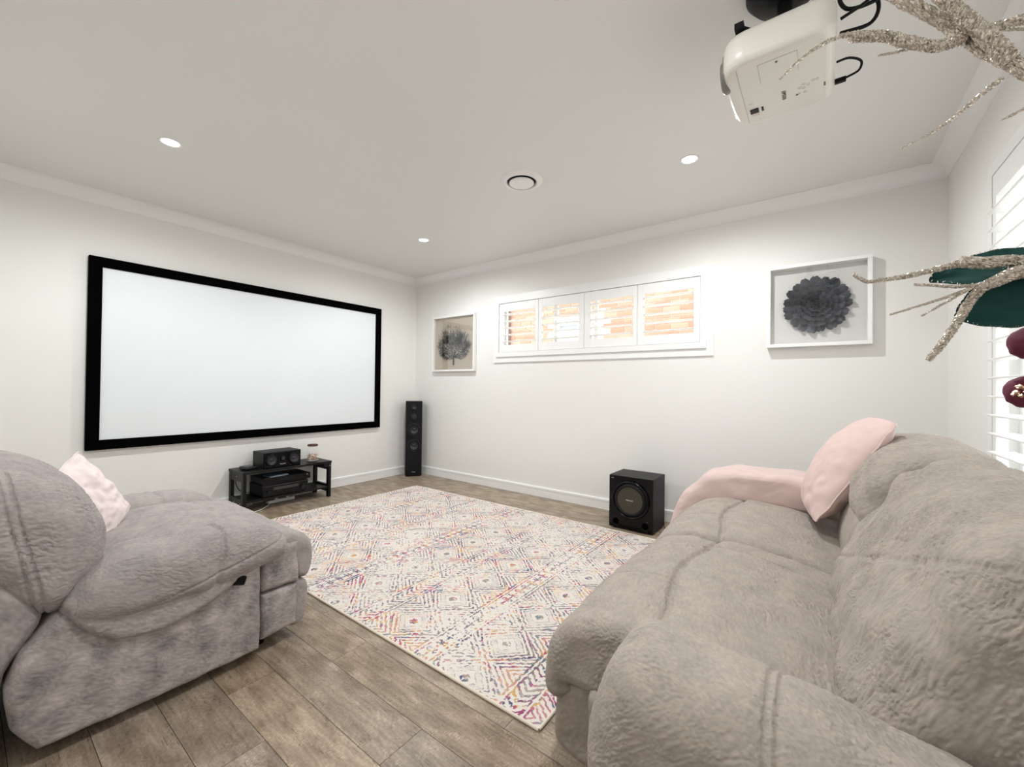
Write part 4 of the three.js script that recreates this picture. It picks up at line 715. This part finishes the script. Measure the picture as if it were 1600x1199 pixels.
// ---------------------------------------------------------------- glittered artificial branches in a floor vase beside the sofa
{
  const gl = std('#ffffff', 0.28, { metalness: 0.75, vertexColors: true, flatShading: true });
  const velvet = phys('#07403d', 0.8, { sheen: 0.8, sheenRoughness: 0.35, sheenColor: H1('#1f8f86'), side: THREE.DoubleSide });
  const VP = [5.05, 0, 3.52];
  { const v = thing('floor_vase', 'tall white ceramic floor vase holding the glittered branches', 'vase', VP); part('body', lathe([[0, 0], [0.085, 0], [0.095, 0.02], [0.12, 0.25], [0.11, 0.5], [0.07, 0.72], [0.06, 0.78], [0.068, 0.80], [0.06, 0.80], [0.052, 0.77], [0.06, 0.70], [0, 0.68]], 48), phys('#e9e6e0', 0.3), v); }
  function twig(name, parent, pts, r0, r1, o = {}) { // tapered bark tube crusted with glitter
    const cv = new THREE.CatmullRomCurve3(pts.map(p => p.clone().sub(parent.position))), len = cv.getLength(), n = Math.min(520, Math.max(8, Math.round(len / (r0 > 0.004 ? 0.0013 : 0.0011)))), rs = r0 > 0.004 ? Math.round(r0 * 6.283 / 0.0014) : 8, fr = cv.computeFrenetFrames(n), pos = [], col = [], ix = [];
    for (let i = 0; i <= n; i++) { const t = i / n, c = cv.getPointAt(t), r = lerp(r0, r1, t) * (1 + 0.12 * n2(t * len * 60, pts[0].x * 40)); for (let k = 0; k < rs; k++) { const a = k / rs * 6.283, q = r + Math.min(0.0011, r * 0.35) * (rnd() - 0.5) * 2 * (rnd() < 0.5 ? 1 : 0.4) + r * 0.09 * n3(t * len * 130, Math.cos(a) * 1.3, Math.sin(a) * 1.3 + pts[0].y * 30); const d = fr.normals[i].clone().multiplyScalar(Math.cos(a) * q).addScaledVector(fr.binormals[i], Math.sin(a) * q); pos.push(c.x + d.x, c.y + d.y, c.z + d.z); const s = rnd(), b = s > 0.88 ? 1.0 : 0.42 + 0.42 * rnd(); col.push(b * 0.84, b * 0.75, b * 0.65); } }
    for (let i = 0; i < n; i++) for (let k = 0; k < rs; k++) { const a = i * rs + k, b = i * rs + (k + 1) % rs; ix.push(a, b, b + rs, a, b + rs, a + rs); }
    for (let k = 0, K = Math.round(len * (r0 + r1) * 6.283 / 2 / 3.2e-6); k < K && k < 9000; k++) { // loose grains of glitter standing proud of the bark
      const t = rnd(), i = Math.round(t * n), c = cv.getPointAt(i / n), r = lerp(r0, r1, i / n), a = rnd() * 6.283, g = Math.min(0.0011, r * 0.45) * (0.5 + 0.6 * rnd());
      const o = c.clone().addScaledVector(fr.normals[i], Math.cos(a) * r).addScaledVector(fr.binormals[i], Math.sin(a) * r), A = V(rnd() - 0.5, rnd() - 0.5, rnd() - 0.5).normalize(), Bq = V(rnd() - 0.5, rnd() - 0.5, rnd() - 0.5).cross(A).normalize(), Cq = A.clone().cross(Bq), w = rnd() > 0.7 ? 1 : 0.32 + 0.5 * rnd(), q0 = pos.length / 3;
      for (const [d, m] of [[A, 1], [Bq, 1], [A, -1], [Bq, -1], [Cq, 0.5], [Cq, -0.5]]) { pos.push(o.x + d.x * g * m, o.y + d.y * g * m, o.z + d.z * g * m); col.push(w * 0.9, w * 0.82, w * 0.73); }
      for (const [x, y] of [[0, 1], [1, 2], [2, 3], [3, 0]]) ix.push(q0 + x, q0 + y, q0 + 4, q0 + y, q0 + x, q0 + 5);
    }
    const e = pos.length / 3, ce = cv.getPointAt(1); pos.push(ce.x, ce.y, ce.z); col.push(0.8, 0.72, 0.6); for (let k = 0; k < rs; k++) ix.push(n * rs + k, n * rs + (k + 1) % rs, e);
    const g = new THREE.BufferGeometry(); g.setAttribute('position', new THREE.Float32BufferAttribute(pos, 3)); g.setAttribute('color', new THREE.Float32BufferAttribute(col, 3)); g.setIndex(ix); const gf = g.toNonIndexed(); gf.computeVertexNormals();
    return part(name, gf, gl, parent);
  }
  const P = (...a) => a.map(([x, y, d]) => at(x, y, d));
  const root = k => [V(VP[0] + 0.01 * k, 0.72, VP[2] - 0.01 * k), V(VP[0] + 0.01 * k, 0.9, VP[2] - 0.02 - 0.01 * k)];
  // upper branch: forks under the ceiling
  const b1 = thing('glitter_branch', 'champagne glitter branch forking across the upper right corner', 'branch', VP);
  twig('stem', b1, [...root(0), V(5.02, 1.2, 3.44), ...P([1720, 190, 0.42], [1600, 108, 0.44], [1540, 78, 0.46], [1470, 32, 0.48], [1390, -12, 0.50], [1330, -60, 0.53])], 0.0118, 0.0058);
  twig('twig', b1, P([1580, 95, 0.445], [1540, 55, 0.45], [1500, 20, 0.46], [1455, -20, 0.47]), 0.0078, 0.006);
  twig('twig', b1, P([1505, 60, 0.465], [1465, 72, 0.47], [1420, 66, 0.475], [1382, 57, 0.48], [1330, 58, 0.485]), 0.006, 0.0052);
  twig('twig', b1, P([1340, 52, 0.485], [1310, 58, 0.49], [1275, 75, 0.495], [1245, 98, 0.50], [1218, 124, 0.505]), 0.0026, 0.0011);
  twig('twig', b1, P([1455, 70, 0.47], [1430, 74, 0.48], [1400, 82, 0.485], [1372, 87, 0.49]), 0.0022, 0.0010);
  twig('twig', b1, P([1566, 122, 0.45], [1530, 150, 0.46], [1480, 192, 0.47], [1440, 216, 0.475], [1408, 232, 0.48]), 0.0026, 0.0011);
  twig('twig', b1, P([1520, 56, 0.46], [1560, 42, 0.45], [1600, 30, 0.44], [1650, 25, 0.43]), 0.006, 0.004);
  twig('twig', b1, P([1450, 30, 0.475], [1480, 34, 0.47], [1540, 44, 0.46], [1610, 46, 0.45]), 0.0025, 0.0015);
  twig('twig', b1, P([1640, 150, 0.44], [1610, 165, 0.45], [1565, 188, 0.46]), 0.0022, 0.0011);
  // middle branch with velvet leaves
  const b2 = thing('velvet_leaf_branch', 'champagne glitter branch with dark teal velvet leaves at the right edge', 'branch', VP);
  twig('stem', b2, [...root(1), V(5.0, 1.02, 3.42), ...P([1720, 470, 0.43], [1640, 425, 0.44], [1590, 408, 0.45], [1540, 411, 0.46], [1500, 409, 0.47])], 0.0078, 0.006);
  twig('twig', b2, P([1510, 410, 0.47], [1470, 419, 0.475], [1420, 431, 0.48], [1375, 438, 0.485], [1354, 440, 0.487], [1333, 429, 0.49]), 0.0036, 0.0018);
  twig('twig', b2, P([1640, 425, 0.44], [1590, 426, 0.445], [1555, 440, 0.45], [1528, 452, 0.455]), 0.008, 0.005);
  twig('twig', b2, P([1535, 448, 0.455], [1515, 472, 0.46], [1495, 505, 0.465], [1472, 538, 0.47], [1450, 563, 0.475]), 0.0046, 0.0030);
  twig('twig', b2, P([1525, 446, 0.455], [1490, 448, 0.46], [1455, 446, 0.465], [1428, 445, 0.47]), 0.002, 0.0013);
  twig('twig', b2, P([1522, 448, 0.455], [1480, 464, 0.46], [1430, 480, 0.465], [1391, 492, 0.47]), 0.0017, 0.0010);
  twig('twig', b2, P([1520, 449, 0.455], [1490, 466, 0.46], [1465, 480, 0.465], [1440, 494, 0.47]), 0.0015, 0.0010);
  function leaf(parent, base, tip, wid, bend, nrm) { // folded, thick velvet leaf with glitter at the rim
    const nu = 14, nv = 30, A = base.clone().sub(parent.position), Bv = tip.clone().sub(parent.position), ax = Bv.clone().sub(A), len = ax.length(); ax.normalize();
    const N = nrm.clone().addScaledVector(ax, -nrm.dot(ax)).normalize(), S = new THREE.Vector3().crossVectors(ax, N), pos = [], ix = [], rim = [];
    for (let s = 0; s < 2; s++) for (let j = 0; j <= nv; j++) for (let i = 0; i <= nu; i++) {
      const u = i / nu * 2 - 1, v = j / nv, wv = wid * Math.pow(Math.sin(Math.PI * clamp(0.04 + 0.95 * v)), 0.62) * (1 + 0.05 * n2(v * 6, u > 0 ? 3 : 8));
      const p = A.clone().addScaledVector(ax, v * len).addScaledVector(S, u * wv).addScaledVector(N, -bend * v * v + 0.16 * wid * Math.abs(u) ** 1.4 + 0.05 * wid * n2(u * 2, v * 4) + 0.012 * wid * n2(u * 1.5 + 4, v * 22) + (s ? -0.0012 : 0));
      pos.push(p.x, p.y, p.z); if (!s && (i === 0 || i === nu) && v > 0.25) rim.push(p);
    }
    const Q = (nu + 1) * (nv + 1);
    for (let s = 0; s < 2; s++) for (let j = 0; j < nv; j++) for (let i = 0; i < nu; i++) { const a = s * Q + j * (nu + 1) + i, b = a + 1, c = a + nu + 2, d = a + nu + 1; s ? ix.push(a, c, b, a, d, c) : ix.push(a, b, c, a, c, d); }
    const g = new THREE.BufferGeometry(); g.setAttribute('position', new THREE.Float32BufferAttribute(pos, 3)); g.setIndex(ix); g.computeVertexNormals();
    const m = part('leaf', g, velvet, parent, 'dark teal velvet leaf');
    const gr = []; for (const p of rim) for (let k = 0; k < 2; k++) { const q = new THREE.OctahedronGeometry(0.0004 + 0.0005 * rnd()); q.translate(p.x + (rnd() - 0.5) * 0.003, p.y + (rnd() - 0.5) * 0.003, p.z + (rnd() - 0.5) * 0.003); gr.push(q); }
    part('glitter_rim', gr, std('#cfc0a8', 0.3, { metalness: 0.8 }), m);
  }
  leaf(b2, at(1680, 400, 0.45), at(1458, 430, 0.49), 0.026, 0.01, FW.clone().multiplyScalar(-1).addScaledVector(UPV, 0.75));
  leaf(b2, at(1700, 430, 0.44), at(1500, 492, 0.48), 0.034, 0.012, FW.clone().multiplyScalar(-1).addScaledVector(UPV, 0.35));
  // berries
  const b3 = thing('berry_spray', 'burgundy velvet pomegranate berries on a glitter stem at the right edge', 'berries', VP);
  const bm = phys('#5a0a2c', 0.7, { sheen: 0.7, sheenRoughness: 0.4, sheenColor: H1('#c03a78') });
  twig('stem', b3, [...root(2), V(4.98, 0.98, 3.44), ...P([1680, 600, 0.45], [1650, 560, 0.46], [1612, 520, 0.47])], 0.004, 0.002);
  twig('stem', b3, P([1680, 600, 0.45], [1640, 605, 0.455], [1620, 612, 0.46]), 0.003, 0.002);
  for (const [x, y, dpt, r, dx, dy] of [[1611, 536, 0.47, 0.0185, -0.35, -0.1], [1604, 613, 0.46, 0.0175, -1, -0.05]]) {
    const c = at(x, y, dpt).sub(b3.position), q = new THREE.SphereGeometry(r, 32, 24); const p = q.attributes.position; for (let i = 0; i < p.count; i++) { const k = 1 + 0.05 * n3(p.getX(i) * 90, p.getY(i) * 90, p.getZ(i) * 90); p.setXYZ(i, p.getX(i) * k, p.getY(i) * k, p.getZ(i) * k); } q.computeVertexNormals(); q.translate(c.x, c.y, c.z);
    const br = part('berry', q, bm, b3); const dir = RT.clone().multiplyScalar(dx).addScaledVector(UPV, -dy).addScaledVector(FW, -0.5).normalize(), cr = [];
    for (let k = 0; k < 26; k++) { const o = new THREE.OctahedronGeometry(0.0012 + 0.0014 * rnd()); const e = c.clone().addScaledVector(dir, r * (0.95 + 0.22 * rnd())).add(V((rnd() - 0.5) * 0.012, (rnd() - 0.5) * 0.012, (rnd() - 0.5) * 0.012)); o.translate(e.x, e.y, e.z); cr.push(o); }
    part('crown', cr, std('#c9a98c', 0.35, { metalness: 0.7 }), br);
  }
}
shadows(scene);
renderer.render(scene, camera);
